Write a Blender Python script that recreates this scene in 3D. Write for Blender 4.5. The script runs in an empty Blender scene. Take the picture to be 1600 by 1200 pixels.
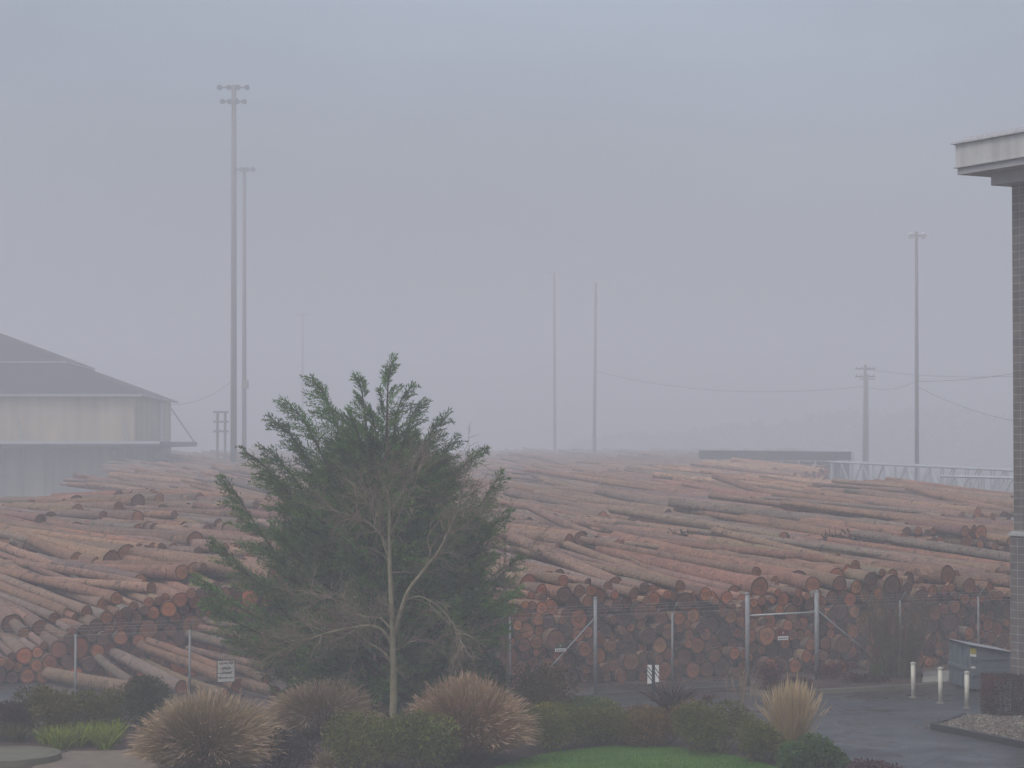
import bpy, math, random
import numpy as np
from mathutils import Vector, Matrix
R = math.radians
PI = math.pi
rng = random.Random(7)
scene = bpy.context.scene
col = scene.collection

# ------------------------------------------------------------------ camera model (1600x1200 photograph)
H = 7.5
FPX = 3500.0
HOR = 690.0
TH = math.atan((HOR - 600) / FPX)

def ray(px, py):
    a, b = px - 800.0, 600.0 - py
    return Vector((a, FPX * math.cos(TH) - b * math.sin(TH), FPX * math.sin(TH) + b * math.cos(TH)))

def P(px, py, d):
    r = ray(px, py)
    s = d / r.y
    return Vector((r.x * s, d, H + r.z * s))

def G(px, py, z=0.0):
    r = ray(px, py)
    s = (z - H) / r.z
    return Vector((r.x * s, r.y * s, z))

def proj(p):
    y, z = p[1], p[2] - H
    f = y * math.cos(TH) + z * math.sin(TH)
    u = -y * math.sin(TH) + z * math.cos(TH)
    return 800 + FPX * p[0] / f, 600 - FPX * u / f

# ------------------------------------------------------------------ mesh builder
class MB:
    def __init__(self):
        self.v, self.f, self.c, self.m = [], [], [], []
    def add(self, verts, faces, c=(1, 1, 1), m=0):
        n = len(self.v)
        self.v += [tuple(p) for p in verts]
        if c and isinstance(c[0], (tuple, list)):
            self.c += [tuple(q) for q in c]
        else:
            self.c += [tuple(c)] * len(verts)
        self.f += [tuple(i + n for i in f) for f in faces]
        self.m += [m] * len(faces)
        return self
    def box(self, lo, hi, c=(1, 1, 1), m=0, M=None):
        x0, y0, z0 = lo; x1, y1, z1 = hi
        vs = [Vector(q) for q in ((x0,y0,z0),(x1,y0,z0),(x1,y1,z0),(x0,y1,z0),(x0,y0,z1),(x1,y0,z1),(x1,y1,z1),(x0,y1,z1))]
        if M: vs = [M @ q for q in vs]
        return self.add(vs, [(0,3,2,1),(4,5,6,7),(0,1,5,4),(1,2,6,5),(2,3,7,6),(3,0,4,7)], c, m)
    def tube(self, pts, rad, sides=6, c=(1, 1, 1), m=0, cap=True):
        pts = [Vector(p) for p in pts]
        if not isinstance(rad, (list, tuple)): rad = [rad] * len(pts)
        vs, fs = [], []
        t0 = (pts[-1] - pts[0]).normalized()
        up = Vector((0, 0, 1)) if abs(t0.z) < .9 else Vector((1, 0, 0))
        for i, p in enumerate(pts):
            t = (pts[min(i + 1, len(pts) - 1)] - pts[max(i - 1, 0)])
            t = t.normalized() if t.length > 1e-9 else t0
            s = t.cross(up)
            s = s.normalized() if s.length > 1e-6 else Vector((1, 0, 0))
            w = s.cross(t)
            for k in range(sides):
                a = 2 * PI * k / sides
                vs.append(p + (s * math.cos(a) + w * math.sin(a)) * rad[i])
        for i in range(len(pts) - 1):
            for k in range(sides):
                a, b = i * sides + k, i * sides + (k + 1) % sides
                fs.append((a, b, b + sides, a + sides))
        if cap:
            fs.append(tuple(range(sides))[::-1])
            fs.append(tuple(range((len(pts) - 1) * sides, len(pts) * sides)))
        return self.add(vs, fs, c, m)
    def prism(self, poly, z0, z1, c=(1, 1, 1), m=0):
        n = len(poly)
        vs = [(p[0], p[1], z0) for p in poly] + [(p[0], p[1], z1) for p in poly]
        fs = [tuple(range(n))[::-1], tuple(range(n, 2 * n))] + [(i, (i + 1) % n, n + (i + 1) % n, n + i) for i in range(n)]
        return self.add(vs, fs, c, m)
    def build(self, name, mats, parent=None, loc=None, smooth=False):
        if not isinstance(mats, (list, tuple)): mats = [mats]
        me = bpy.data.meshes.new(name)
        L = Vector(loc) if loc is not None else None
        vs = self.v
        if L is not None:
            vs = [(p[0] - L.x, p[1] - L.y, p[2] - L.z) for p in vs]
        me.from_pydata(vs, [], self.f)
        at = me.color_attributes.new('tone', 'FLOAT_COLOR', 'POINT')
        arr = np.ones((len(vs), 4), np.float32)
        if vs: arr[:, :3] = np.array(self.c, np.float32)
        at.data.foreach_set('color', arr.ravel())
        for mm in mats: me.materials.append(mm)
        if len(mats) > 1: me.polygons.foreach_set('material_index', self.m)
        if smooth: me.polygons.foreach_set('use_smooth', [True] * len(self.f))
        me.update()
        o = bpy.data.objects.new(name, me)
        col.objects.link(o)
        if parent is not None:
            o.parent = parent
            if L is not None: o.location = L - parent.location
        elif L is not None:
            o.location = L
        return o

def tag(o, label=None, cat=None, group=None, kind=None):
    if label: o['label'] = label
    if cat: o['category'] = cat
    if group: o['group'] = group
    if kind: o['kind'] = kind
    return o

def empty(name, loc, label, cat, group=None):
    o = bpy.data.objects.new(name, None)
    o.empty_display_size = .3
    o.location = loc
    col.objects.link(o)
    return tag(o, label, cat, group)

def copy_tree(o, parent=None):
    c = o.copy()
    col.objects.link(c)
    if parent: c.parent = parent
    for ch in list(o.children): copy_tree(ch, c)
    return c

# parts are built in world coordinates and hung on an Empty: loc = that Empty's location
def part(mb, name, mats, root, smooth=False):
    o = mb.build(name, mats, None, root.location, smooth)
    o.parent = root
    o.location = (0, 0, 0)
    return o

def sub(mb, name, mats, par, root, smooth=False):
    o = mb.build(name, mats, None, root.location, smooth)
    o.parent = par
    o.location = (0, 0, 0)
    return o

# ------------------------------------------------------------------ materials
def material(name, rough=.8, color=None, attr=False, noise=None, noise2=None, bump=None, spec=.5, metal=0.0, patch=None, patch2=None, streak=None, rough_noise=None):
    """noise=(scale, amount) multiplies the colour; patch=(colour, scale, lo, hi) mixes a second colour by noise"""
    m = bpy.data.materials.new(name)
    m.use_nodes = True
    nt = m.node_tree
    N, Lk = nt.nodes, nt.links
    b = N['Principled BSDF']
    b.inputs['Roughness'].default_value = rough
    b.inputs['Metallic'].default_value = metal
    b.inputs['Specular IOR Level'].default_value = spec
    tc = N.new('ShaderNodeTexCoord')
    if attr:
        a = N.new('ShaderNodeAttribute'); a.attribute_name = 'tone'
        out = a.outputs['Color']
        if color:
            mx = N.new('ShaderNodeMix'); mx.data_type = 'RGBA'; mx.blend_type = 'MULTIPLY'
            mx.inputs['Factor'].default_value = 1
            Lk.new(out, mx.inputs['A']); mx.inputs['B'].default_value = (*color, 1)
            out = mx.outputs['Result']
    else:
        c = N.new('ShaderNodeRGB'); c.outputs[0].default_value = (*color, 1)
        out = c.outputs[0]
    def nz(scale, detail=4.0):
        n = N.new('ShaderNodeTexNoise'); n.inputs['Scale'].default_value = scale; n.inputs['Detail'].default_value = detail
        Lk.new(tc.outputs['Object'], n.inputs['Vector'])
        return n.outputs['Fac']
    for pt in (patch, patch2):
        if not pt: continue
        pc, ps, lo, hi = pt
        mr = N.new('ShaderNodeMapRange'); mr.inputs['From Min'].default_value = lo; mr.inputs['From Max'].default_value = hi
        Lk.new(nz(ps), mr.inputs['Value'])
        mx = N.new('ShaderNodeMix'); mx.data_type = 'RGBA'
        Lk.new(mr.outputs['Result'], mx.inputs['Factor']); Lk.new(out, mx.inputs['A']); mx.inputs['B'].default_value = (*pc, 1)
        out = mx.outputs['Result']
    for q in (noise, noise2):
        if q:
            mr = N.new('ShaderNodeMapRange')
            mr.inputs['From Min'].default_value = .25; mr.inputs['From Max'].default_value = .75
            mr.inputs['To Min'].default_value = 1 - q[1]; mr.inputs['To Max'].default_value = 1 + q[1]
            Lk.new(nz(q[0]), mr.inputs['Value'])
            mx = N.new('ShaderNodeMix'); mx.data_type = 'RGBA'; mx.blend_type = 'MULTIPLY'
            mx.inputs['Factor'].default_value = 1
            Lk.new(out, mx.inputs['A']); Lk.new(mr.outputs['Result'], mx.inputs['B'])
            out = mx.outputs['Result']
    if streak:
        mp = N.new('ShaderNodeMapping'); mp.inputs['Scale'].default_value = (streak[0], streak[0], streak[0] * .06)
        Lk.new(tc.outputs['Object'], mp.inputs['Vector'])
        n = N.new('ShaderNodeTexNoise'); n.inputs['Scale'].default_value = 1; n.inputs['Detail'].default_value = 5; Lk.new(mp.outputs['Vector'], n.inputs['Vector'])
        mr = N.new('ShaderNodeMapRange'); mr.inputs['From Min'].default_value = .35; mr.inputs['From Max'].default_value = .65
        mr.inputs['To Min'].default_value = 1 - streak[1]; mr.inputs['To Max'].default_value = 1 + streak[1]
        Lk.new(n.outputs['Fac'], mr.inputs['Value'])
        mx = N.new('ShaderNodeMix'); mx.data_type = 'RGBA'; mx.blend_type = 'MULTIPLY'; mx.inputs['Factor'].default_value = 1
        Lk.new(out, mx.inputs['A']); Lk.new(mr.outputs['Result'], mx.inputs['B']); out = mx.outputs['Result']
    Lk.new(out, b.inputs['Base Color'])
    if rough_noise:
        mr = N.new('ShaderNodeMapRange'); mr.inputs['From Min'].default_value = .35; mr.inputs['From Max'].default_value = .65
        mr.inputs['To Min'].default_value = rough_noise[1]; mr.inputs['To Max'].default_value = rough_noise[2]
        Lk.new(nz(rough_noise[0]), mr.inputs['Value']); Lk.new(mr.outputs['Result'], b.inputs['Roughness'])
    if bump:
        bp = N.new('ShaderNodeBump'); bp.inputs['Strength'].default_value = bump[1]; bp.inputs['Distance'].default_value = bump[2]
        Lk.new(nz(bump[0]), bp.inputs['Height']); Lk.new(bp.outputs['Normal'], b.inputs['Normal'])
    return m

M = {}
M['bark'] = material('bark', .9, attr=True, patch=((.27, .15, .10), 3.2, .58, .68), patch2=((.07, .05, .042), 4.5, .57, .68), noise=(13, .5), noise2=(1.3, .25), bump=(18, .9, .04), spec=.25)
M['log_end'] = material('log_end', .9, attr=True, noise=(5, .3), noise2=(26, .2), spec=.15)
M['leaf'] = material('leaf', .7, attr=True, spec=.25)
M['blade'] = material('blade', .75, attr=True, spec=.2)
M['twig'] = material('twig', .9, attr=True, noise=(6, .3), spec=.2)
M['wood_pole'] = material('weathered_pole', .9, (.20, .18, .18), noise=(4, .3))
M['steel'] = material('galvanised_steel', .6, (.27, .29, .30), noise=(6, .2), metal=.15)
M['pale_steel'] = material('pale_rail_steel', .5, (.55, .57, .58), noise=(6, .1))
M['wire'] = material('galvanised_wire', .6, (.27, .29, .30), metal=.1)
M['cable'] = material('cable', .7, (.03, .03, .03))
M['dirt'] = material('yard_dirt', .85, (.085, .062, .05), noise=(.35, .35), noise2=(5, .3), bump=(6, .5, .03))
M['mulch'] = material('mulch', .95, (.055, .034, .028), noise=(8, .5), noise2=(1, .3), bump=(18, .8, .04))
M['asphalt'] = material('wet_asphalt', .4, (.040, .040, .043), noise=(.25, .3), noise2=(40, .25), rough_noise=(.30, .16, .66), bump=(60, .3, .006), patch=((.035, .042, .018), .45, .60, .74))
M['yardpave'] = material('wet_yard_paving', .4, (.045, .043, .045), noise=(.4, .3), rough_noise=(.3, .3, .65))
M['concrete'] = material('concrete', .85, (.26, .25, .22), noise=(2, .2), noise2=(18, .15))
M['kerb'] = material('kerb_concrete', .8, (.15, .14, .115), noise=(1.2, .3), noise2=(14, .2))
M['black_kerb'] = material('dark_kerb', .6, (.022, .022, .024), noise=(3, .4))
M['lawn'] = material('lawn', .85, (.06, .15, .016), noise=(2, .25), noise2=(14, .3))
M['path'] = material('path_soil', .9, (.17, .135, .10), noise=(3, .2), noise2=(20, .2))
M['white'] = material('white_paint', .55, (.86, .86, .83), noise=(5, .08))
M['offwhite'] = material('off_white_post', .6, (.60, .585, .50), noise=(7, .12))
M['black'] = material('black_paint', .6, (.02, .02, .022))
M['blue_band'] = material('dark_blue_band', .6, (.02, .035, .06))
M['red'] = material('dark_red_paint', .6, (.16, .03, .025))
M['green_sign'] = material('faded_green_paint', .7, (.10, .11, .07))
M['yellow'] = material('yellow_sticker', .6, (.45, .38, .03))
M['dumpster'] = material('blue_grey_paint', .5, (.12, .155, .175), noise=(3, .2), noise2=(11, .12), patch=((.075, .06, .05), 2.0, .66, .78))
M['lid'] = material('grey_plastic_lid', .4, (.34, .36, .39), noise=(3, .12))
M['lid_edge'] = material('dark_plastic', .5, (.03, .033, .045))
M['fascia'] = material('painted_fascia', .6, (.52, .525, .51), noise=(.6, .08), noise2=(7, .05), streak=(3.0, .10))
M['soffit'] = material('soffit', .8, (.40, .39, .40), noise=(2, .06))
M['cap'] = material('roof_cap', .5, (.52, .52, .54), noise=(9, .2))
M['sill'] = material('sill_stone', .6, (.42, .43, .42), noise=(8, .1))
M['shed_wall'] = material('stained_beige_siding', .85, (.54, .465, .33), noise=(.3, .15), streak=(1.6, .12))
M['shed_low'] = material('grey_siding', .85, (.36, .335, .285), noise=(.4, .15), streak=(1.3, .14))
M['shed_roof'] = material('dark_shingle', .85, (.05, .046, .048), noise=(.4, .2), streak=(1.2, .15))
M['truss'] = material('pale_truss_steel', .6, (.40, .43, .44), noise=(2, .15))
M['dark_roof'] = material('dark_sheet_roof', .8, (.05, .045, .05))
M['tar'] = material('tar_patch', .5, (.022, .022, .015), noise=(6, .4))

def brick_material():
    m = bpy.data.materials.new('block_masonry'); m.use_nodes = True
    nt = m.node_tree; N, Lk = nt.nodes, nt.links
    b = N['Principled BSDF']; b.inputs['Roughness'].default_value = .85
    tc = N.new('ShaderNodeTexCoord'); sx = N.new('ShaderNodeSeparateXYZ'); ad = N.new('ShaderNodeMath'); cb = N.new('ShaderNodeCombineXYZ')
    Lk.new(tc.outputs['Object'], sx.inputs[0]); Lk.new(sx.outputs['X'], ad.inputs[0]); Lk.new(sx.outputs['Y'], ad.inputs[1])
    Lk.new(ad.outputs[0], cb.inputs['X']); Lk.new(sx.outputs['Z'], cb.inputs['Y'])
    br = N.new('ShaderNodeTexBrick'); br.offset = 0.0
    br.inputs['Color1'].default_value = (.15, .135, .12, 1); br.inputs['Color2'].default_value = (.12, .108, .098, 1)
    br.inputs['Mortar'].default_value = (.30, .29, .27, 1)
    br.inputs['Scale'].default_value = 1; br.inputs['Mortar Size'].default_value = .011; br.inputs['Mortar Smooth'].default_value = .2
    br.inputs['Brick Width'].default_value = .30; br.inputs['Row Height'].default_value = .22
    Lk.new(cb.outputs[0], br.inputs['Vector'])
    n = N.new('ShaderNodeTexNoise'); n.inputs['Scale'].default_value = 3; Lk.new(tc.outputs['Object'], n.inputs['Vector'])
    mr = N.new('ShaderNodeMapRange'); mr.inputs['From Min'].default_value = .3; mr.inputs['From Max'].default_value = .7
    mr.inputs['To Min'].default_value = .8; mr.inputs['To Max'].default_value = 1.2; Lk.new(n.outputs['Fac'], mr.inputs['Value'])
    mx = N.new('ShaderNodeMix'); mx.data_type = 'RGBA'; mx.blend_type = 'MULTIPLY'; mx.inputs['Factor'].default_value = 1
    Lk.new(br.outputs['Color'], mx.inputs['A']); Lk.new(mr.outputs['Result'], mx.inputs['B'])
    Lk.new(mx.outputs['Result'], b.inputs['Base Color'])
    bp = N.new('ShaderNodeBump'); bp.inputs['Strength'].default_value = .5; bp.inputs['Distance'].default_value = .01; bp.invert = True
    Lk.new(br.outputs['Fac'], bp.inputs['Height']); Lk.new(bp.outputs['Normal'], b.inputs['Normal'])
    return m
M['block'] = brick_material()

def jit(c, a, r=rng):
    k = 1 + r.uniform(-a, a)
    return tuple(max(.002, x * k * (1 + r.uniform(-a, a) * .35)) for x in c)

def lerp(a, b, t): return a + (b - a) * t
def lerp3(a, b, t): return tuple(x + (y - x) * t for x, y in zip(a, b))
def interp(x, xs, ys):
    if x <= xs[0]: return ys[0]
    for i in range(len(xs) - 1):
        if x <= xs[i + 1]: return lerp(ys[i], ys[i + 1], (x - xs[i]) / (xs[i + 1] - xs[i]))
    return ys[-1]

# ------------------------------------------------------------------ ground and paving
def sheet(name, poly, z, mat, kind='structure'):
    mb = MB(); mb.add([(p[0], p[1], z) for p in poly], [tuple(range(len(poly)))])
    o = mb.build(name, mat); o['kind'] = kind
    return o

sheet('ground', [(-650, -60), (650, -60), (650, 900), (-650, 900)], 0, M['dirt'])
# fence line
FA = R(26); FT = math.tan(FA)
FO = Vector((2.47, 66.5, 0)); FU = Vector((math.cos(FA), math.sin(FA), 0)); FV = Vector((-math.sin(FA), math.cos(FA), 0))
def fpt(px, z=0.0, off=0.0):
    k = (px - 800) / FPX
    o = FO + FV * off
    d = (o.y - o.x * FT) / (1 - k * FT)
    return Vector((k * d, d, z))
def uv(u, v, z=0.0):
    p = FO + FU * u + FV * v
    return Vector((p.x, p.y, z))
def to_uv(p):
    q = Vector((p[0], p[1], 0)) - FO
    return q.dot(FU), q.dot(FV)

# planting bed soil on the near side of the fence
sheet('soil', [G(-300, 1700), G(1000, 1700), G(1300, 1330), G(1290, 1150), G(1090, 1092), fpt(930), fpt(60), fpt(-300)], .004, M['mulch'])
# wet lot and drive
sheet('road', [G(1320, 1330), G(1320, 1180), G(1240, 1140), G(1080, 1102), G(935, 1106), fpt(912, 0, -.1), fpt(925, 0, 2.2), fpt(1150, 0, 2.2), fpt(1160, 0, -.6), G(1250, 1087), G(1480, 1074), G(1720, 1060), G(2100, 1330)], .008, M['asphalt'])
sheet('yard_paving', [G(-160, 1047), G(60, 1049), G(75, 1100), G(20, 1112), G(-160, 1118)], .006, M['yardpave'])
sheet('lawn', [G(740, 1215), G(800, 1191), G(870, 1175), G(960, 1166), G(1060, 1169), G(1150, 1182), G(1230, 1205), G(1260, 1330), G(600, 1330)], .02, M['lawn'])
sheet('path', [G(70, 1186), G(110, 1174), G(225, 1172), G(260, 1215), G(240, 1330), G(-60, 1330), G(30, 1215)], .010, M['path'])
# the raised bed behind the kerb, and the kerbs
bed = [G(1195, 1081), G(1250, 1084.5), G(1350, 1079), G(1438, 1073.5), G(1440, 1056), fpt(1440, 0, -.3), fpt(1180, 0, -.3)]
mb = MB(); mb.prism([(p.x, p.y) for p in bed][::1], 0, .12); ob = mb.build('bed_soil', M['mulch']); ob['kind'] = 'structure'
def kerb(name, pts, w, h, mat):
    mb = MB()
    for i in range(len(pts) - 1):
        a, b = Vector(pts[i]), Vector(pts[i + 1]); a.z = b.z = 0
        t = (b - a).normalized(); n = Vector((-t.y, t.x, 0)) * w / 2
        mb.add([a + n, a - n, b - n, b + n] + [q + Vector((0, 0, h)) for q in (a + n * .85, a - n * .85, b - n * .85, b + n * .85)],
               [(0,1,2,3),(4,7,6,5),(0,4,5,1),(1,5,6,2),(2,6,7,3),(3,7,4,0)])
    o = mb.build(name, mat); o['kind'] = 'structure'
    return o
kerb('kerb', [G(1172, 1086.5), G(1200, 1087.5), G(1250, 1086.5), G(1350, 1081), G(1440, 1075.5), G(1484, 1072)], .16, .145, M['kerb'])
mb = MB(); mb.prism([(p.x, p.y) for p in (G(1441, 1073), G(1482, 1070.5), G(1484, 1054), G(1443, 1056))], 0, .135); ob = mb.build('concrete_pad', M['concrete']); ob['kind'] = 'structure'

# gravel bed with its dark kerb
gA, gB, gC, gD = G(1458, 1140), G(1615, 1172), G(1660, 1122), G(1508, 1123.5)
kerb('dark_kerb', [gD, gA, gB + (gB - gA)], .16, .16, M['black_kerb'])
mb = MB(); mb.prism([(p.x, p.y) for p in (gA + Vector((.1, .08, 0)), gB + (gB - gA) * .98, gC + (gB - gA), gD)], 0, .10); ob = mb.build('gravel_base', M['path']); ob['kind'] = 'structure'
mb = MB(); r = random.Random(3)
for i in range(5200):
    s, t = r.random(), r.random()
    a = gA.lerp(gB, s * 1.3); b = gD.lerp(gC, s * 1.3); p = a.lerp(b, .05 + t * .95)
    if s < .02: continue
    q = r.uniform(.022, .05)
    c = r.choice([(.19, .175, .155), (.13, .115, .10), (.26, .245, .215), (.07, .06, .055), (.16, .12, .09), (.10, .09, .08)])
    z = .10 + r.uniform(0, .03)
    mb.add([(p.x + q * r.uniform(.7, 1.2), p.y, z), (p.x, p.y + q * r.uniform(.7, 1.2), z), (p.x - q, p.y, z + q * .2), (p.x, p.y - q, z), (p.x + r.uniform(-.3, .3) * q, p.y, z + q * r.uniform(.5, .9))],
           [(0, 1, 4), (1, 2, 4), (2, 3, 4), (3, 0, 4)], jit(c, .25, r))
tag(mb.build('gravel', M['log_end']), 'grey and tan gravel in the black kerbed bed by the wall', 'gravel', kind='stuff')
# tar patches on the wet lot
mb = MB()
mb.add([G(1372, 1176.5, .013), G(1392, 1175, .013), G(1412, 1181, .013), G(1408, 1184.5, .013), G(1390, 1180, .013)], [(4, 3, 2, 1, 0)])
mb.add([G(1332, 1172, .013), G(1350, 1169.5, .013), G(1372, 1171, .013), G(1352, 1174, .013)], [(3, 2, 1, 0)])
r = random.Random(14)
for pts_ in (((1290, 1152), (1330, 1144), (1368, 1149), (1410, 1143)), ((1385, 1112), (1400, 1122), (1432, 1128), (1455, 1138)), ((1440, 1196), (1475, 1180), (1520, 1176), (1560, 1186)), ((1270, 1110), (1300, 1118), (1352, 1116))):
    fine = []
    for a_, b_ in zip(pts_[:-1], pts_[1:]):
        for k in range(6): fine.append(G(lerp(a_[0], b_[0], k / 6) + r.gauss(0, 1.2), lerp(a_[1], b_[1], k / 6) + r.gauss(0, .35), .0125))
    for a_, b_ in zip(fine[:-1], fine[1:]):
        t_ = (b_ - a_).normalized(); n_ = Vector((-t_.y, t_.x, 0)) * r.uniform(.012, .03)
        mb.add([a_ - n_, b_ - n_, b_ + n_, a_ + n_], [(0, 1, 2, 3)])
ob = mb.build('road_patch', M['tar']); ob['kind'] = 'structure'
# round concrete pad, near left
c0 = G(5, 1187); mb = MB()
n = 40
def ring(rad, z): return [(c0.x + rad * math.cos(2 * PI * k / n), c0.y + rad * math.sin(2 * PI * k / n), z) for k in range(n)]
vs = ring(1.36, 0) + ring(1.34, .15) + ring(1.20, .16) + ring(1.19, .13)
fs = [(j * n + k, j * n + (k + 1) % n, (j + 1) * n + (k + 1) % n, (j + 1) * n + k) for j in range(3) for k in range(n)] + [tuple(range(3 * n, 4 * n))]
mb.add(vs, fs)
M['mossy'] = material('mossy_concrete', .85, (.125, .12, .085), noise=(2, .25), noise2=(15, .15))
tag(mb.build('round_pad', M['mossy'], None, c0), 'round mossy concrete slab with a raised rim beside the bare path', 'concrete slab')

# lawn blades
mb = MB(); r = random.Random(5)
from mathutils.geometry import intersect_point_tri_2d
lawn_px = [(740, 1215), (800, 1191), (870, 1175), (960, 1166), (1060, 1169), (1150, 1182), (1230, 1205)]
for i in range(30000):
    px = r.uniform(740, 1230); py0 = interp(px, [a for a, b in lawn_px], [b for a, b in lawn_px])
    py = r.uniform(py0 - .5, 1225)
    p = G(px, py, .02); h = r.uniform(.03, .075); a = r.uniform(0, 2 * PI); w = .006
    pt_ = .5 + .28 * math.sin(p.x * 1.9 + 1.3 * math.sin(p.y * 1.1)) + .22 * math.sin(p.x * .7 - p.y * 2.3)
    cl = jit(lerp3((.050, .15, .012), (.12, .22, .026), min(1, max(0, .65 * pt_ + .35 * r.random()))), .25, r)
    dx, dy = math.cos(a) * w, math.sin(a) * w
    mb.add([(p.x - dx, p.y - dy, .02), (p.x + dx, p.y + dy, .02), (p.x + r.uniform(-.03, .03), p.y + r.uniform(-.03, .03), .02 + h)], [(0, 1, 2)], cl)
tag(mb.build('grass', M['blade']), 'short mown green grass in front of the dark hedge', 'grass', kind='stuff')

# ------------------------------------------------------------------ logs
LOGS = []   # dict(a near end, b far end, ra, rb, tone, end tone, where)
BARK = {'grey': (.205, .155, .125), 'reddish': (.255, .138, .092), 'tan': (.27, .168, .108), 'brown': (.22, .138, .10), 'orange': (.42, .24, .14)}
ENDS = [(.38, .13, .058), (.31, .115, .056), (.22, .09, .052), (.43, .185, .085), (.14, .07, .048)]
lr = random.Random(11)
def add_log(a, b, ra, rb, where, kind=None, end=None, label=None):
    k = kind or lr.choices(['grey', 'reddish', 'tan', 'brown'], [2, 4, 2, 4])[0]
    e = end or lr.choices(ENDS, [2.5, 4, 4, 1, 4])[0]
    LOGS.append(dict(a=Vector(a), b=Vector(b), ra=ra, rb=rb, kind=k, tone=jit(BARK[k], .22, lr), end=jit(e, .2, lr), where=where, label=label, seed=lr.random()))

def radius(r=lr, s=1.0):
    return s * min(.33, max(.11, r.lognormvariate(math.log(.19), .27)))

def pack(u0, u1, zf, hf, r, s=1.0, cap=400):
    """drop circles one by one into the lowest free hollow: a cross-section of a log stack"""
    C = []
    u = u0
    q = radius(r, s); C.append((u, zf(u) + q, q))
    while True:
        q2 = radius(r, s); u += 2 * math.sqrt(C[-1][2] * q2) + r.uniform(0, .03)
        if u > u1: break
        C.append((u, zf(u) + q2, q2))
    fails = 0
    while len(C) < cap and fails < 14:
        q = radius(r, s)
        act = np.array(C[-170:]); A = np.array(C)
        n = len(act)
        i, j = np.triu_indices(n, 1)
        d = np.hypot(act[i, 0] - act[j, 0], act[i, 1] - act[j, 1])
        k = d < act[i, 2] + act[j, 2] + 1.7 * q
        i, j, d = i[k], j[k], d[k]
        R1, R2 = act[i, 2] + q, act[j, 2] + q
        aa = (R1 ** 2 - R2 ** 2 + d ** 2) / (2 * d)
        hh = np.sqrt(np.maximum(R1 ** 2 - aa ** 2, 0))
        ex, ez = (act[j, 0] - act[i, 0]) / d, (act[j, 1] - act[i, 1]) / d
        best = None
        for sg in (1, -1):
            cu = act[i, 0] + aa * ex - sg * hh * ez; cz = act[i, 1] + aa * ez + sg * hh * ex
            lo, hi = np.minimum(act[i, 0], act[j, 0]), np.maximum(act[i, 0], act[j, 0])
            ok = (cu > lo) & (cu < hi) & (cz > np.minimum(act[i, 1], act[j, 1]))
            cu, cz = cu[ok], cz[ok]
            if not len(cu): continue
            D = np.hypot(cu[:, None] - A[None, :, 0], cz[:, None] - A[None, :, 1]) - A[None, :, 2] - q
            ok = D.min(1) > -.012
            cu, cz = cu[ok], cz[ok]
            ok = np.array([z + q < hf(x) for x, z in zip(cu, cz)], bool) if len(cu) else np.zeros(0, bool)
            cu, cz = cu[ok], cz[ok]
            if len(cu):
                m_ = cz.argmin()
                if best is None or cz[m_] < best[1]: best = (cu[m_], cz[m_])
        if best is None: fails += 1; continue
        fails = 0
        C.append((best[0], best[1], q))
    return C

def u_at(px, v):
    return to_uv(fpt(px, 0, v))[0]

# -- stack 1 along the fence on the right: full face of cut ends
def fill_face(px0, px1, v0, zf, hf, where, seed, yaw0, L=(9.5, 12.5), spread=.17, pitch=0.028, cap=460, s=1.0):
    r = random.Random(seed)
    u0, u1 = u_at(px0, v0), u_at(px1, v0)
    for (u, z, q) in pack(u0, u1, zf, hf, r, s, cap):
        near = uv(u, v0 + r.gauss(0, spread), z)
        ya = yaw0 + r.gauss(0, R(1.5))
        l = r.uniform(*L)
        far = near + Vector((-math.sin(ya), math.cos(ya), 0)) * l + Vector((0, 0, l * (pitch + r.gauss(0, .006))))
        q2 = q * r.uniform(.72, .92)
        add_log(near, far, q, q2, where)

YAW = FA   # logs run square to the fence: the near end points to the right
s1_top = lambda u: 2.75 + .22 * math.sin(u * .55 + 1.0) + .18 * math.sin(u * 1.7)
fill_face(650, 1665, 2.7, lambda u: 0.0, s1_top, 'face', 21, YAW, cap=620, s=.95)

def loose(v_near, px0, px1, h, step, where, seed, s=1.0, yaw=YAW, yj=7, jv=1.6, pitch=.03, pj=.022, L=(9, 13), kindf=None, sw=0.0):
    r = random.Random(seed); ph = seed * .7
    u, u1 = u_at(px0, v_near), u_at(px1, v_near)
    while u < u1:
        q = radius(r, s)
        u += step * r.uniform(.55, 1.35)
        hz = h(u) if callable(h) else h
        near = uv(u, v_near + r.gauss(0, jv), hz + q * .5 + r.gauss(0, .10))
        ya = yaw + R(r.gauss(0, yj) + sw * 9 * math.sin(u * .21 + ph)); l = r.uniform(*L)
        far = near + Vector((-math.sin(ya), math.cos(ya), 0)) * l + Vector((0, 0, l * (pitch + sw * (.022 + .018 * math.sin(u * .33 + ph * 1.7)) + r.gauss(0, pj))))
        px, py = proj(near)
        add_log(near, far, q, q * r.uniform(.65, .9), where, kind=kindf(px, py) if kindf else None)

loose(3.0, 660, 1660, lambda u: s1_top(u) - .06, .50, 'top1', 31, yj=6, jv=.5, s=.95, yaw=YAW + R(6), sw=1)
loose(4.6, 620, 1660, lambda u: s1_top(u) + .08, .7, 'top1', 32, yj=6, jv=.8, s=.95, yaw=YAW + R(9), L=(10, 14), sw=1)
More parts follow.
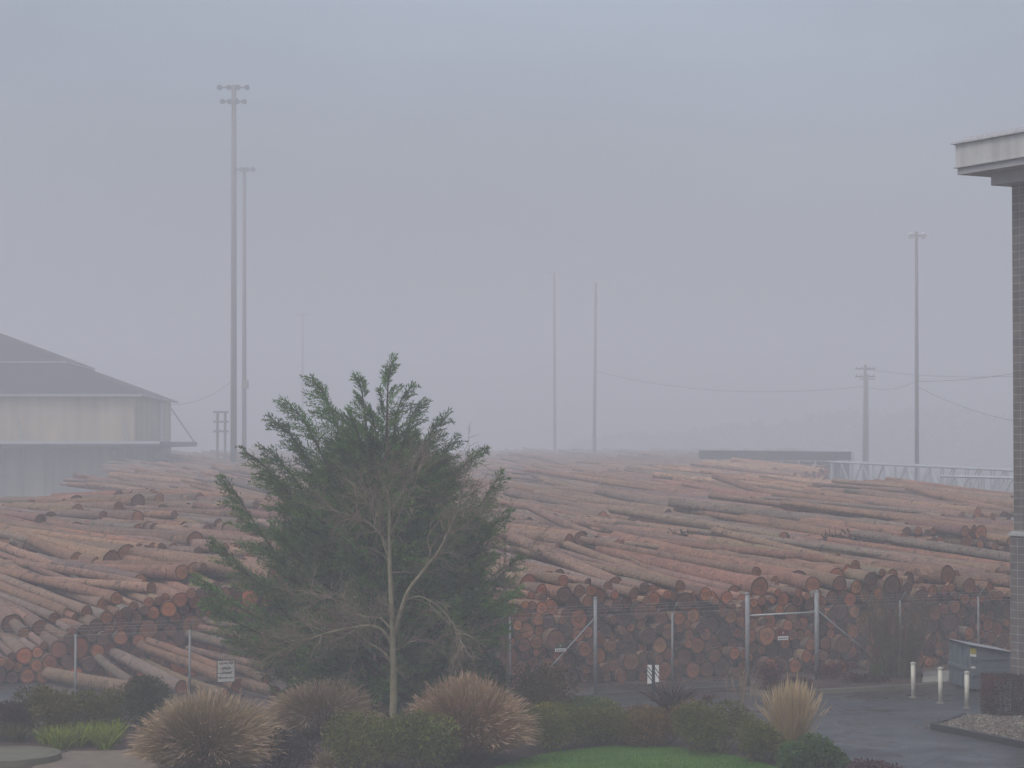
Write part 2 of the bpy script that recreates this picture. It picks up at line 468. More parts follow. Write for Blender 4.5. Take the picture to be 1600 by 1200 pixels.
# -- the rows of stacks behind, each with the upper part of its face and a loose top
def orange_zone(px, py): return 'orange' if (1185 < px < 1400 and 732 < py < 775 and lr.random() < .9) else None
ROWS = [(v, interp(v, [16, 60, 150, 360], [3.35, 3.75, 4.2, 4.8])) for v in (16, 30, 44.5, 59, 74, 90, 106, 123, 141, 160, 180, 202, 226, 252, 282, 316, 355)]
for k, (v, h) in enumerate(ROWS):
    d = FO.y + v
    pxl = 560 if k < 2 else (400 if k < 4 else 250)
    pxr = 1680 if k < 3 else (1350 if k < 5 else 1290)
    hf = (lambda u, h=h, k=k: h + .25 * math.sin(u * .31 + k * 1.7) + .15 * math.sin(u * .83 + k))
    w = 'row%d' % k
    s = .95 if k < 7 else 1.15
    st = .42 if k < 7 else .62
    if k < 4:
        for lay in range(4):
            loose(v + r.uniform(-.2, .2), pxl, pxr, lambda u, lay=lay, hf=hf: hf(u) - .38 * (lay + 1), st, w, 100 + 10 * k + lay, s, yj=2.5, jv=.45, pj=.008, kindf=orange_zone)
    else:
        for lay in range(2 if k < 8 else 1):
            loose(v, pxl, pxr, lambda u, lay=lay, hf=hf: hf(u) - .40 * (lay + 1), st * 1.1, w, 100 + 10 * k + lay, s, yj=4, jv=.6, kindf=orange_zone)
    loose(v + .4, pxl, pxr, hf, st * 1.0, w, 180 + k, s, yj=4.5, jv=.6, pj=.013, yaw=YAW + R(7), L=(10, 13.5), kindf=orange_zone, sw=1)
    if k < 12: loose(v + 2.2, pxl, pxr, lambda u, hf=hf: hf(u) + .08, st * 1.7, w, 200 + k, s, yj=6, jv=.9, pj=.016, yaw=YAW + R(10), L=(10, 14), kindf=orange_zone, sw=1.1)

# -- the heap on the left: a low face of ends that climbs behind the cypress, and logs shingled up a slope
lf_top = lambda u: interp(u, [u_at(0, 10.5), u_at(70, 10.5), u_at(190, 10.5), u_at(330, 10.5), u_at(420, 10.5)], [.95, 1.25, 2.35, 3.0, 3.1])
fill_face(-70, 640, 10.5, lambda u: 0.0, lf_top, 'left face', 41, R(20), cap=260, s=1.08)
def heap(px, d):
    front = interp(px, [-100, 0, 120, 330, 450], [73.0, 73.0, 72.5, 72.0, 72.0])
    z0 = interp(px, [-100, 0, 70, 190, 330, 450], [1.0, 1.0, 1.3, 2.4, 3.0, 3.05])
    t = d - front
    top = interp(px, [-100, 60, 230, 330, 600], [4.35, 4.5, 4.95, 4.75, 4.2])
    return min(top, interp(t, [0, 4, 10, 18, 28], [z0, z0 + (top - z0) * .22, z0 + (top - z0) * .55, z0 + (top - z0) * .86, top]))
r = random.Random(77)
for row, (dn, st) in enumerate([(73.2, .36), (79.5, .32), (87.0, .32), (95.5, .34), (104, .4)]):
    X = (-110 - 0) * 0 + (-880 / FPX) * dn
    X1 = ((560 if row > 3 else 430) - 800) / FPX * dn
    while X < X1:
        X += st * r.uniform(.6, 1.4)
        d = dn + r.gauss(0, .75 if row < 2 else 2.4)
        px = 800 + X / d * FPX
        if row == 0 and px > 200 and r.random() < .5: continue
        ph = R(interp(px, [0, 150, 260, 380, 520], [29, 31, 36, 43, 38]) + r.gauss(0, 2.6))
        l = r.uniform(10.5, 13.5); q = radius(r, 1.02)
        fx, fd = X - l * math.sin(ph), d + l * math.cos(ph)
        zn = heap(px, d) + (q * .35 + r.uniform(0, .16) if row < 2 or r.random() < .3 else q * -.35 + r.uniform(-.1, .05)); zf = heap(800 + fx / fd * FPX, fd) + r.uniform(-.12, .10)
        add_log((X, d, zn), (fx, fd, zf), q, q * r.uniform(.7, .92), 'heap%d' % min(row // 2, 2), end=r.choice([(.21, .095, .055), (.15, .075, .05), (.28, .12, .06)]))
# -- loose logs thrown down in front of the heap (each traced from the photograph, lying on the ground)
FRONT = [
 ((205, 1076, .30), (74, 1052, .30), .22, 'tan', 'thick tan log lying flattest, nearest the grey yard paving'),
 ((206, 1066, .30), (156, 1030, .75), .15, 'grey', 'short grey log propped between two thicker ones behind the left shrubs'),
 ((284, 1074, .28), (180, 1022, .80), .205, 'grey', 'thick grey log ending dark beside the fence post left of the white sign'),
 ((372, 1072, .32), (216, 1007, 1.05), .21, 'reddish', 'thick reddish log whose cut end shows under the white sign'),
 ((352, 1084, .20), (226, 1033, .55), .125, 'tan', 'thin tan log passing low under the white sign'),
 ((352, 1046, .70), (236, 1003, 1.20), .13, 'reddish', 'thin reddish log reaching toward the top of the white sign'),
 ((392, 1017, 1.05), (262, 984, 1.40), .17, 'grey', 'grey log resting above the white sign, running in behind cypress'),
 ((405, 1001, 1.3), (285, 975, 1.60), .14, 'brown', 'brown log crossing behind the bent fence post above the sign'),
 ((395, 983, 1.6), (300, 965, 1.80), .13, 'grey', 'topmost grey log of the loose heap beside the cypress'),
 ((408, 1040, .70), (300, 1016, 1.0), .14, 'grey', 'grey log half hidden by the bare twigs right of white sign'),
 ((416, 1062, .40), (345, 1040, .65), .15, 'brown', 'brown log tucked low between the white sign and the cypress'),
 ((430, 1082, .25), (330, 1060, .4), .17, 'brown', 'brown log lying on the ground behind the grass clump'),
]
for (n_, f_, q, k, lab) in FRONT:
    a = G(n_[0], n_[1], n_[2]); b = G(f_[0], f_[1], f_[2])
    a2 = b + (a - b)
    far = b + (b - a).normalized() * .2
    add_log(a2, far, q, q * .9, 'front', kind=k, label=lab)

# -- which logs show largest: a coarse depth buffer of log surfaces
SX, SY = 800, 600
depth = np.full(SX * SY, 1e9); who = np.full(SX * SY, -1, np.int64); endflag = np.zeros(SX * SY, bool)
def project_np(Pn):
    y, z = Pn[:, 1], Pn[:, 2] - H
    f = y * math.cos(TH) + z * math.sin(TH); u = -y * math.sin(TH) + z * math.cos(TH)
    return 800 + FPX * Pn[:, 0] / f, 600 - FPX * u / f, y
for i, g in enumerate(LOGS):
    a, b = np.array(g['a']), np.array(g['b'])
    ax = (b - a) / np.linalg.norm(b - a)
    s = np.cross(ax, (0, 0, 1)); s /= np.linalg.norm(s); w = np.cross(s, ax)
    Ln = np.linalg.norm(b - a)
    t = np.linspace(0, 1, int(max(24, 26 * Ln * 70 / max(60, a[1])))); an = np.radians(np.arange(-180, 180, 15))
    T, A_ = np.meshgrid(t, an, indexing='ij')
    rad = (g['ra'] + (g['rb'] - g['ra']) * T)[..., None]
    S = a + (b - a) * T[..., None] + rad * (np.cos(A_)[..., None] * s + np.sin(A_)[..., None] * w)
    rr, A2 = np.meshgrid(np.linspace(.05, 1, 7) * g['ra'], an, indexing='ij')
    E = a + rr[..., None] * (np.cos(A2)[..., None] * s + np.sin(A2)[..., None] * w) - ax * .01
    for pts, fl in ((S.reshape(-1, 3), False), (E.reshape(-1, 3), True)):
        x, y, dd = project_np(pts)
        xi, yi = (x / 2).astype(int), (y / 2).astype(int)
        ok = (xi >= 0) & (xi < SX) & (yi >= 0) & (yi < SY)
        idx = yi[ok] * SX + xi[ok]; dd = dd[ok]
        o_ = np.argsort(-dd); idx, dd = idx[o_], dd[o_]
        near = dd < depth[idx]
        idx, dd = idx[near], dd[near]
        depth[idx] = dd; who[idx] = i; endflag[idx] = fl
YY, XX = np.divmod(np.arange(SX * SY), SX)
X2, Y2 = XX * 2, YY * 2
half = np.interp(Y2, [570, 650, 700, 800, 900, 1000, 1080], [10, 80, 140, 190, 210, 180, 150])
tree_mask = (np.abs(X2 - 590) < half) & (Y2 > 570)
low_mask = Y2 > 1086
wall_mask = X2 > 1578
vis = (who >= 0) & ~tree_mask & ~low_mask & ~wall_mask
cnt = np.bincount(who[vis], minlength=len(LOGS))
cx = np.bincount(who[vis], X2[vis], len(LOGS)) / np.maximum(cnt, 1)
cy = np.bincount(who[vis], Y2[vis], len(LOGS)) / np.maximum(cnt, 1)
ec = np.bincount(who[vis], endflag[vis], len(LOGS))
order = sorted(range(len(LOGS)), key=lambda i: (LOGS[i]['where'] == 'front', cnt[i]), reverse=True)
single = [i for i in order[:296] if cnt[i] > 0 or LOGS[i]['where'] == 'front']
rest = [i for i in range(len(LOGS)) if i not in set(single) and (cnt[i] > 0 or LOGS[i]['a'].y < 105)]

UPV = Vector((0, 0, 1)); BYLOG = {}
def log_geo(mb, g, sides, segs):
    """bark tube from near end a to far end b, slightly bent, knobbly, with a closed far end; the near end stays open for its cut_end"""
    r = random.Random(g['seed'])
    a, b = g['a'], g['b']
    ax = (b - a).normalized(); s = ax.cross(Vector((0, 0, 1))).normalized(); w = s.cross(ax)
    bend = Vector((r.gauss(0, .05), r.gauss(0, .05), r.gauss(0, .035)))
    vs, fs, cs = [], [], []
    ph = r.uniform(0, 6)
    for i in range(segs + 1):
        t = i / segs
        c = a.lerp(b, t) + bend * math.sin(PI * t)
        rad = lerp(g['ra'], g['rb'], t) * (1.07 if i == 0 else 1)
        for k in range(sides):
            an = 2 * PI * k / sides
            q = rad * (1 + .045 * math.sin(3 * an + ph + 2 * t) + r.uniform(-.03, .03))
            vs.append(c + (s * math.cos(an) + w * math.sin(an)) * q)
            cs.append(jit(g['tone'], .10, r))
    for i in range(segs):
        for k in range(sides):
            p, q = i * sides + k, i * sides + (k + 1) % sides
            fs.append((p, p + sides, q + sides, q))
    mb.add(vs, fs, cs, 0)
    mb.add(vs[-sides:], [tuple(range(sides))], g['end'], 1)
    return vs[:sides], ax

def end_geo(mb, ringv, ax, g, sides):
    r = random.Random(g['seed'] + 1)
    c = sum(ringv, Vector()) / sides - ax * .006
    vs, cs = [], []
    tilt = Vector((r.gauss(0, .05), r.gauss(0, .05), r.gauss(0, .05)))
    hz_ = r.uniform(.6, 1.0)
    for fr, k1 in ((1.0, .25), (r.uniform(.86, .92), .40), (.84, 1.05), (.45, 1.08), (.38, hz_)):
        for p in ringv:
            o = (p - c) * fr * (r.uniform(.96, 1.0) if .5 < fr < .95 else 1)
            vs.append(c + o); cs.append(tuple(x * k1 * r.uniform(.82, 1.15) for x in g['end']))
    vs.append(c); cs.append(g['end'])
    fs = []
    for j in range(4):
        for k in range(sides):
            p, q = j * sides + k, j * sides + (k + 1) % sides
            fs.append((p, q, q + sides, p + sides))
    for k in range(sides):
        fs.append((4 * sides + k, 4 * sides + (k + 1) % sides, 5 * sides))
    mb.add(vs, fs, cs, 0)

# labels for the logs: what each looks like and where it lies among the things around it
def place_words(i):
    g = LOGS[i]; x, y = cx[i], cy[i]; w = g['where']
    if w == 'face':
        lev = 'on the ground course' if g['a'].z < .75 else ('at mid height' if g['a'].z < 1.75 else 'high in the stack')
        for lim, s in ((800, 'beside the cypress'), (872, 'left of the slanting brace'), (930, 'just left of the braced post'), (1000, 'right of the braced post'), (1050, 'behind the white marker'),
                       (1110, 'right of marker'), (1167, 'left of the gate'), (1222, 'in the left half of the gate'), (1275, 'in the right half of the gate'), (1345, 'behind the right brace'), (1440, 'behind the tall twiggy shrub'), (1520, 'above the dumpster'), (1700, 'next to the block wall')):
            if x < lim: return lev + ' ' + s
    if w == 'left face':
        lev = 'low' if g['a'].z < .8 else ('midway up' if g['a'].z < 1.8 else 'high')
        s = 'at the yard paving' if x < 100 else ('behind the first fence post' if x < 180 else ('over the loose logs' if x < 290 else 'beside the cypress'))
        return lev + ' in far left face ' + s
    if w.startswith('heap'):
        s = 'near the frame edge' if x < 90 else ('left of the downpipe' if x < 180 else ('below the warehouse corner' if x < 270 else ('below the tall masts' if x < 345 else 'beside the cypress')))
        t = {'heap0': 'on the lower slope', 'heap1': 'halfway up the heap', 'heap2': 'on the crest'}[w]
        return t + ' ' + s
    lev = {'top1': 'on the front stack', 'row0': 'on the second row back', 'row1': 'on the third row back', 'row2': 'on the fourth row back', 'row3': 'on the fifth row back'}.get(w, 'far back in the fog')
    for lim, s in ((820, 'beside the cypress'), (930, 'below the twin poles'), (1050, 'above the marker'), (1167, 'above the drive'), (1280, 'above the gate'), (1400, 'above the right brace'), (1490, 'above the twiggy shrub'), (1700, 'next to the block wall')):
        if x < lim: return lev + ' ' + s
labels = {}
for i in single:
    g = LOGS[i]
    if g['label']: labels[i] = g['label']; continue
    size = 'thin ' if g['ra'] < .17 else ('thick ' if g['ra'] > .22 else '')
    if ec[i] > .5 * cnt[i]:
        e = g['end']
        what = '%s%s log end' % (size, 'orange' if e[0] > .345 else ('dark' if e[0] < .185 else 'brown'))
    else:
        what = '%s%s log' % (size, {'reddish': 'red-brown', 'brown': 'dull brown'}.get(g['kind'], g['kind']))
    labels[i] = what + ' ' + place_words(i)
byl = {}
for i in single: byl.setdefault(labels[i], []).append(i)
ORD = ['leftmost', 'second from left', 'third from left', 'fourth from left', 'fifth from left', 'sixth from left', 'seventh from left', 'eighth from left', 'ninth from left', 'tenth from left']
for l, ids in byl.items():
    if len(ids) == 2:
        ids.sort(key=lambda i: cx[i])
        labels[ids[0]] += ', left one'; labels[ids[1]] += ', right one'
    elif len(ids) > 2:
        ids.sort(key=lambda i: cx[i])
        for q, i in enumerate(ids):
            labels[i] += ', ' + ('rightmost' if q == len(ids) - 1 else ORD[min(q, 9)])
for i in single:
    for a_, b_ in ((' at mid height', ' midway'), (' on the ground course', ' at ground'), (' in the', ' in'), (' just', ''), (' right half of', ''), (' left half of', ''), (' up in far', ' in far'), (' of the', ' of')):
        if len(labels[i].split()) > 16: labels[i] = labels[i].replace(a_, b_)
GRP = {'front': 'loose logs in front of the left heap', 'face': 'logs stacked behind the fence', 'left face': 'logs in the left heap'}
for i in single:
    g = LOGS[i]
    mb = MB(); rv, ax = log_geo(mb, g, 14, 7)
    o = BYLOG[i] = mb.build('log', [M['bark'], M['log_end']], None, g['a'], True)
    tag(o, labels[i], 'log', GRP.get(g['where'], 'logs in the left heap' if g['where'].startswith('heap') else 'logs on top of the stacks'))
    m2 = MB(); end_geo(m2, rv, ax, g, 14)
    e = m2.build('cut_end', M['log_end'], None, g['a'])
    e.parent = o; e.location = (0, 0, 0)
TAGS = ((1057, 833), (1070, 827), (1318, 842), (173, 870))
def near_end_px(i): return proj(LOGS[i]['a'])
for (tx, ty) in TAGS:
    i = min((i for i in single if cnt[i] > 3), key=lambda i: (near_end_px(i)[0] - tx) ** 2 + 4 * (near_end_px(i)[1] - ty) ** 2)
    g = LOGS[i]; ax = (g['b'] - g['a']).normalized(); sd_ = ax.cross(UPV).normalized(); w_ = sd_.cross(ax)
    c_ = g['a'] - ax * .03 + w_ * g['ra'] * .35
    m2 = MB(); q = [c_ + sd_ * a * .07 + w_ * b * .055 for a, b in ((-1, -1), (1, -1), (1, 1), (-1, 1))]
    m2.add(q + [p - ax * .006 for p in q], [(0, 1, 2, 3), (7, 6, 5, 4), (0, 4, 5, 1), (1, 5, 6, 2), (2, 6, 7, 3), (3, 7, 4, 0)])
    e = m2.build('paper_tag', M['white'], None, g['a']); e.parent = BYLOG[i]; e.location = (0, 0, 0)
mb = MB()
for i in rest:
    g = LOGS[i]
    near = g['a'].y < 110
    rv, ax = log_geo(mb, g, 10 if near else 8, 4 if near else 3)
    m2 = MB(); end_geo(m2, rv, ax, g, len(rv))
    mb.add(m2.v, m2.f, m2.c, 1)
tag(mb.build('log_pile', [M['bark'], M['log_end']]), 'mass of smaller and farther logs filling the stacks out into the fog', 'logs', kind='stuff')
print('LOGS', len(LOGS), 'single', len(single), 'rest', len(rest), 'min cells', cnt[single[-1]])

r = random.Random(61)
for (px, py, z, w_, h_, lab) in ((1322, 846, 3.5, .95, .38, 'dark heap of broken branches among the logs above the right brace'), (1165, 762, 3.9, 4.2, 1.1, 'long dark heap of slash far back above the gate'),
                                 (1072, 842, 3.5, .8, .3, 'small dark heap of bark and sticks above the marker'), (842, 876, 2.95, 1.4, .5, 'dark low heap of bark right of the cypress, left of braced post'), (1240, 790, 3.7, 1.4, .35, 'small dark heap of sticks between log rows above the gate')):
    c = G(px, py, z); mb = MB()
    for i in range(260):
        a = r.uniform(0, 2 * PI); q = math.sqrt(r.random()); t_ = r.random() ** 1.5
        p = c + Vector((math.cos(a) * q * w_, math.sin(a) * q * w_ * .6, t_ * h_ * (1 - q * .7) - .1))
        dv = Vector((r.gauss(0, 1), r.gauss(0, .7), r.gauss(0, .45))).normalized() * r.uniform(.15, .6)
        mb.tube([p - dv, p + dv * .2 + Vector((0, 0, .04)), p + dv], [.035 * r.uniform(.4, 1.3), .03, .012], 4, jit(r.choice([(.05, .035, .03), (.075, .05, .038), (.04, .035, .03), (.10, .06, .04)]), .3, r), cap=False)
    tag(mb.build('slash_heap', M['log_end'], None, c), lab, 'branch heap', 'heaps of bark and branches among the logs')
mb = MB()
for i in range(900):
    q = r.random()
    if q < .5: p = G(1135, 1087, .012).lerp(G(1480, 1076, .012), r.random()) + Vector((r.gauss(0, .3), -abs(r.gauss(0, .5)) - .1, 0))
    elif q < .75: p = gD.lerp(gA, r.random()) + Vector((-abs(r.gauss(0, .4)) - .1, r.gauss(0, .3), 0)); p.z = .012
    else: p = G(r.uniform(1290, 1640), r.uniform(1092, 1198), .012)
    if p.z > .1: continue
    a = r.uniform(0, 6.3); t_ = Vector((math.cos(a), math.sin(a), r.uniform(-.1, .25))) * r.uniform(.02, .05); n_ = Vector((-math.sin(a), math.cos(a), r.uniform(0, .3))) * .018
    p = Vector((p.x, p.y, .016))
    mb.add([p - t_, p + n_ , p + t_, p - n_], [(0, 1, 2, 3)], jit(r.choice([(.12, .06, .03), (.16, .10, .04), (.07, .04, .03), (.05, .06, .02)]), .3, r))
tag(mb.build('fallen_leaves', M['leaf']), 'scattered fallen leaves along the kerbs and over the wet lot', 'leaf litter', kind='stuff')
# bark litter lying between the stacks and the fence
mb = MB(); r = random.Random(8)
for i in range(2200):
    u = u_at(r.uniform(620, 1660), 2); v = abs(r.gauss(0, .6)); p = uv(u, 2.6 - v * .9, .01)
    q = r.uniform(.03, .14); a = r.uniform(0, 6.3); t = Vector((math.cos(a), math.sin(a), r.uniform(-.1, .3))) * q; n_ = Vector((-math.sin(a), math.cos(a), 0)) * q * .3
    mb.add([p - t + n_, p + t + n_, p + t - n_, p - t - n_], [(0, 1, 2, 3)], jit(r.choice([(.12, .055, .035), (.06, .035, .03), (.2, .11, .07)]), .3, r))
tag(mb.build('bark_litter', M['log_end']), 'broken bark litter along the foot of the front stack', 'bark litter', kind='stuff')

# ------------------------------------------------------------------ fence, gate, signs
UP = Vector((0, 0, 1))
def mesh_panel(a, b, z0, z1, cell=.072, wr=.0017):
    """two sets of diagonal wires"""
    mb = MB(); L = (b - a).length; t = (b - a).normalized(); nrm = t.cross(UP)
    h = z1 - z0
    k = -h
    while k < L:
        for sg in (0, 1):
            s0, s1 = k, k + h
            q0, q1 = 0.0, h
            if s0 < 0: q0 = -s0; s0 = 0
            if s1 > L: q1 = h - (s1 - L); s1 = L
            if q1 - q0 > .02:
                za, zb = (z0 + q0, z0 + q1) if sg == 0 else (z1 - q0, z1 - q1)
                p = a + t * s0 + nrm * (.003 if sg else -.003); q = a + t * s1 + nrm * (.003 if sg else -.003)
                p = Vector((p.x, p.y, za)); q = Vector((q.x, q.y, zb))
                mb.tube([p, q], wr, 3, cap=False)
        k += cell
    mb.tube([a + UP * z1, b + UP * z1], .006, 4); mb.tube([a + UP * z0, b + UP * z0], .005, 4)
    return mb
def post_mb(p, h, rad, arm=True):
    mb = MB(); mb.tube([p, p + UP * h], rad, 10)
    if arm:
        q = p + UP * h
        mb.tube([q - UP * .02, q - FV * .16 + UP * .15, q - FV * .30 + UP * .30], [.022, .02, .016], 6)
    else:
        mb.tube([p + UP * h, p + UP * (h + .035), p + UP * (h + .06)], [rad * 1.12, rad * 1.05, rad * .4], 10)
    return mb
def fence(name, pxs, label, braces=()):
    root = empty(name, fpt(pxs[0][0]), label, 'fence', 'chain-link fence runs')
    for (px, h, rad, arm) in pxs:
        if rad: part(post_mb(fpt(px), h, rad, arm), 'post', M['steel'], root, True)
    for i in range(len(pxs) - 1):
        part(mesh_panel(fpt(pxs[i][0]), fpt(pxs[i + 1][0]), .05, 2.36), 'wire_mesh', M['wire'], root)
    a, b = pxs[0][0], pxs[-1][0]
    for k in range(3):
        o = -FV * (.10 + .09 * k) + UP * (2.49 + .09 * k)
        mb = MB(); mb.tube([fpt(px) + o + UP * rng.uniform(-.01, .01) for (px, *_ ) in pxs], .004, 4)
        A, B = fpt(a) + o, fpt(b) + o
        nb = int((B - A).length / .13)
        for j in range(nb):
            p = A.lerp(B, j / nb)
            mb.tube([p - UP * .02 - FU * .012, p + UP * .02 + FU * .012], .003, 3, cap=False)
        part(mb, 'barbed_wire', M['wire'], root)
    for (p, q) in braces:
        mb = MB(); mb.tube([p, q], .024, 8); part(mb, 'brace', M['steel'], root, True)
    return root
brL0, brL1 = fpt(929, 2.28) , fpt(862, .93)
fence('chain_link_fence', [(-60, 2.4, .03, True), (120, 2.4, .032, True), (298, 2.4, .032, True), (466, 2.4, .032, True), (632, 2.4, .032, True), (797, 2.4, .032, True), (930, 2.84, .056, False), (1050, 2.36, .034, True), (1160, 2.36, 0, False)],
      'long grey chain-link fence with barbed wire, left of the gate', [(brL0, brL0 + (brL1 - brL0) * 1.66)])
fence('chain_link_fence', [(1281, 2.4, 0, False), (1405, 2.45, .032, True), (1527, 2.5, .032, True), (1665, 2.5, .032, True)],
      'shorter grey chain-link fence run between gate and block wall', [(fpt(1279, 2.2), fpt(1398, .06))])
gt = empty('chain_link_gate', fpt(1167), 'grey wire gate with tall thick posts and a top rail, red sign on it', 'gate')
for px in (1167, 1275): part(post_mb(fpt(px), 2.82, .072, False), 'gate_post', M['steel'], gt, True)
mb = MB(); mb.tube([fpt(1171, 2.17), fpt(1271, 2.19)], .026, 8); part(mb, 'top_rail', M['pale_steel'], gt, True)
mb = MB(); mb.tube([fpt(1172, .12), fpt(1270, .12)], .022, 8); part(mb, 'bottom_rail', M['steel'], gt, True)
part(mesh_panel(fpt(1172), fpt(1270), .13, 2.16, .075, .0015), 'wire_mesh', M['wire'], gt)

def face_frame(p, ang=None):
    """frame with x along the fence, z up, y away from the viewer"""
    m = Matrix.Rotation(FA if ang is None else ang, 4, 'Z'); m.translation = p
    return m
def text_mesh(txt, size, mat, frame, x, z, y=-.014):
    cu = bpy.data.curves.new('lettering', 'FONT'); cu.body = txt; cu.size = size; cu.align_x = 'CENTER'; cu.extrude = .0015
    cu.offset = size * .02
    t = bpy.data.objects.new('lettering', cu); col.objects.link(t)
    bpy.context.view_layer.update()
    me = bpy.data.meshes.new_from_object(t.evaluated_get(bpy.context.evaluated_depsgraph_get()))
    bpy.data.objects.remove(t)
    me.transform(frame @ Matrix.Translation((x, y, z)) @ Matrix.Rotation(R(90), 4, 'X'))
    me.materials.clear(); me.materials.append(mat)
    o = bpy.data.objects.new('lettering', me); col.objects.link(o)
    return o
def sign(px0, py0, px1, py1, label, off=-.05):
    cxp, cyp = (px0 + px1) / 2, (py0 + py1) / 2
    p = fpt(cxp, 0, off); d = p.y
    p.z = P(cxp, cyp, d).z
    w = (px1 - px0) * d / FPX / math.cos(FA); h = (py1 - py0) * d / FPX
    root = empty('sign', p, label, 'sign', 'signs wired to the fence')
    return root, face_frame(p), w, h
def box_in(fr, lo, hi):
    mb = MB(); mb.box(lo, hi, M=fr); return mb
def hang(o, root):
    o.data.transform(Matrix.Translation(-root.location)); o.parent = root; o.location = (0, 0, 0)
s, fr, w, h = sign(342, 1032, 367, 1065, 'white notice sign with four lines of dark letters on the fence')
part(box_in(fr, (-w/2, 0, -h/2), (w/2, .012, h/2)), 'plate', M['white'], s)
e_ = .014
mb = MB()
for lo, hi in (((-w/2 - e_, -.004, h/2), (w/2 + e_, .014, h/2 + e_)), ((-w/2 - e_, -.004, -h/2 - e_), (w/2 + e_, .014, -h/2)), ((-w/2 - e_, -.004, -h/2), (-w/2, .014, h/2)), ((w/2, -.004, -h/2), (w/2 + e_, .014, h/2))):
    mb.box(lo, hi, M=fr)
part(mb, 'border', M['black'], s)
M['red_ink'] = material('faded_red_ink', .7, (.16, .06, .06)); M['ink'] = material('black_ink', .7, (.05, .05, .055))
for txt, size, z, mt in (('RESTRICTED', .072, .185, 'red_ink'), ('AREA', .105, .045, 'ink'), ('AUTHORIZED', .055, -.075, 'ink'), ('PERSONNEL ONLY', .05, -.2, 'ink')):
    hang(text_mesh(txt, size, M[mt], fr, 0, z, -.003), s)
for (box_, top, lab) in (((867, 1005, 884, 1018), 'green_sign', 'small faded green sign with a white strip by the slanting brace'), ((1214, 984, 1231, 1000), 'red', 'small dark red sign with a white strip on the gate')):
    s, fr, w, h = sign(*box_, lab)
    part(box_in(fr, (-w/2, 0, -h * .12), (w/2, .01, h/2)), 'upper_plate', M[top], s)
    part(box_in(fr, (-w/2, 0, -h/2), (w/2, .01, -h * .12)), 'white_strip', M['white'], s)
    mb = MB()
    for k in range(5):
        x = -w * .42 + k * w * .17
        mb.box((x, -.003, -h * .38), (x + w * .12, .0, -h * .27), M=fr)
    part(mb, 'lettering', M['ink'], s)
    mb = MB(); mb.tube([fr @ Vector((math.cos(a) * h * .09, -.002, h * .2 + math.sin(a) * h * .09)) for a in [k * PI / 5 for k in range(11)]], .006, 4)
    part(mb, 'symbol', M['white'], s)
# black and white marker standing by the drive
p = fpt(1020, 0, -.9); dd = p.y
zt, zb = P(1020, 1039, dd).z, P(1020, 1068, dd).z
mk = empty('marker_post', p, 'white marker board with a dark centre band and slanted bars by the drive', 'marker')
fr = face_frame(p, R(4)); w = 18 * dd / FPX
part(box_in(fr, (-w/2, 0, zb), (-w * .12, .03, zt)), 'board', M['white'], mk)
part(box_in(fr, (w * .16, 0, zb + .04), (w/2, .03, zt)), 'board', M['white'], mk)
part(box_in(fr, (-w * .12, .004, 0), (w * .16, .045, zt - .003)), 'post', M['blue_band'], mk)
mb = MB()
for x0, x1, z in ((-w/2, -w*.12, .42), (-w/2, -w*.12, .30), (-w/2, -w*.12, .17), (w*.16, w/2, .38), (w*.16, w/2, .24)):
    q = [Vector((x0, -.004, zb + z + .06)), Vector((x0, -.004, zb + z + .10)), Vector((x1, -.004, zb + z - .06)), Vector((x1, -.004, zb + z - .10))]
    mb.add([fr @ v for v in q] + [fr @ (v + Vector((0, .003, 0))) for v in q], [(0,1,2,3),(7,6,5,4),(0,4,5,1),(1,5,6,2),(2,6,7,3),(3,7,4,0)])
part(mb, 'stripes', M['black'], mk)

# ------------------------------------------------------------------ bollards, dumpster
def make_bollard():
    root = empty('bollard', (0, 0, 0), 'x', 'bollard', 'bollards in front of the dumpster')
    mb = MB(); mb.tube([(0, 0, 0), (0, 0, 1.0)], .066, 18); part(mb, 'post', M['offwhite'], root, True)
    mb = MB(); mb.tube([(0, 0, 1.0), (0, 0, 1.03)], .085, 18); mb.tube([(0, 0, 1.03), (0, 0, 1.06)], [.022, .018], 8); part(mb, 'cap', M['offwhite'], root)
    mb = MB(); mb.tube([(0, 0, .009), (0, 0, .03)], .115, 18); part(mb, 'base_plate', M['concrete'], root)
    return root
b0 = make_bollard()
for i, (px, py, lab) in enumerate(((1427, 1090.5, 'off-white steel bollard farthest from the dumpster, in front of the twiggy shrub'), (1469.5, 1099.5, 'off-white steel bollard in the middle, at the dumpster’s outer corner'), (1511, 1107, 'off-white steel bollard nearest the dark red hedge, covering the dumpster face'))):
    o = b0 if i == 0 else copy_tree(b0)
    o.location = G(px, py); o['label'] = lab.replace('’', "'")

p = G(1517, 1081.5); dm = empty('dumpster', p, 'blue-grey steel dumpster with sloping lid and yellow sticker beside block wall', 'dumpster')
fr = Matrix.Rotation(R(7.5), 4, 'Z'); fr.translation = p
prof = [(0, .09), (1.32, .09), (1.46, .55), (1.46, 1.10), (0, 1.36)]
def extrude(prof, y0, y1):
    n = len(prof); mb = MB()
    vs = [fr @ Vector((x, y0, z)) for x, z in prof] + [fr @ Vector((x, y1, z)) for x, z in prof]
    mb.add(vs, [tuple(range(n)), tuple(range(n, 2 * n))[::-1]] + [(i, n + i, n + (i + 1) % n, (i + 1) % n) for i in range(n)])
    return mb
part(extrude(prof, 0, 2.0), 'body', M['dumpster'], dm)
part(extrude([(-.04, 1.368), (1.52, 1.09), (1.52, 1.135), (-.04, 1.413)], -.05, .99), 'lid', M['lid_edge'], dm)
part(extrude([(-.04, 1.368), (1.52, 1.09), (1.52, 1.135), (-.04, 1.413)], 1.01, 2.05), 'lid', M['lid_edge'], dm)
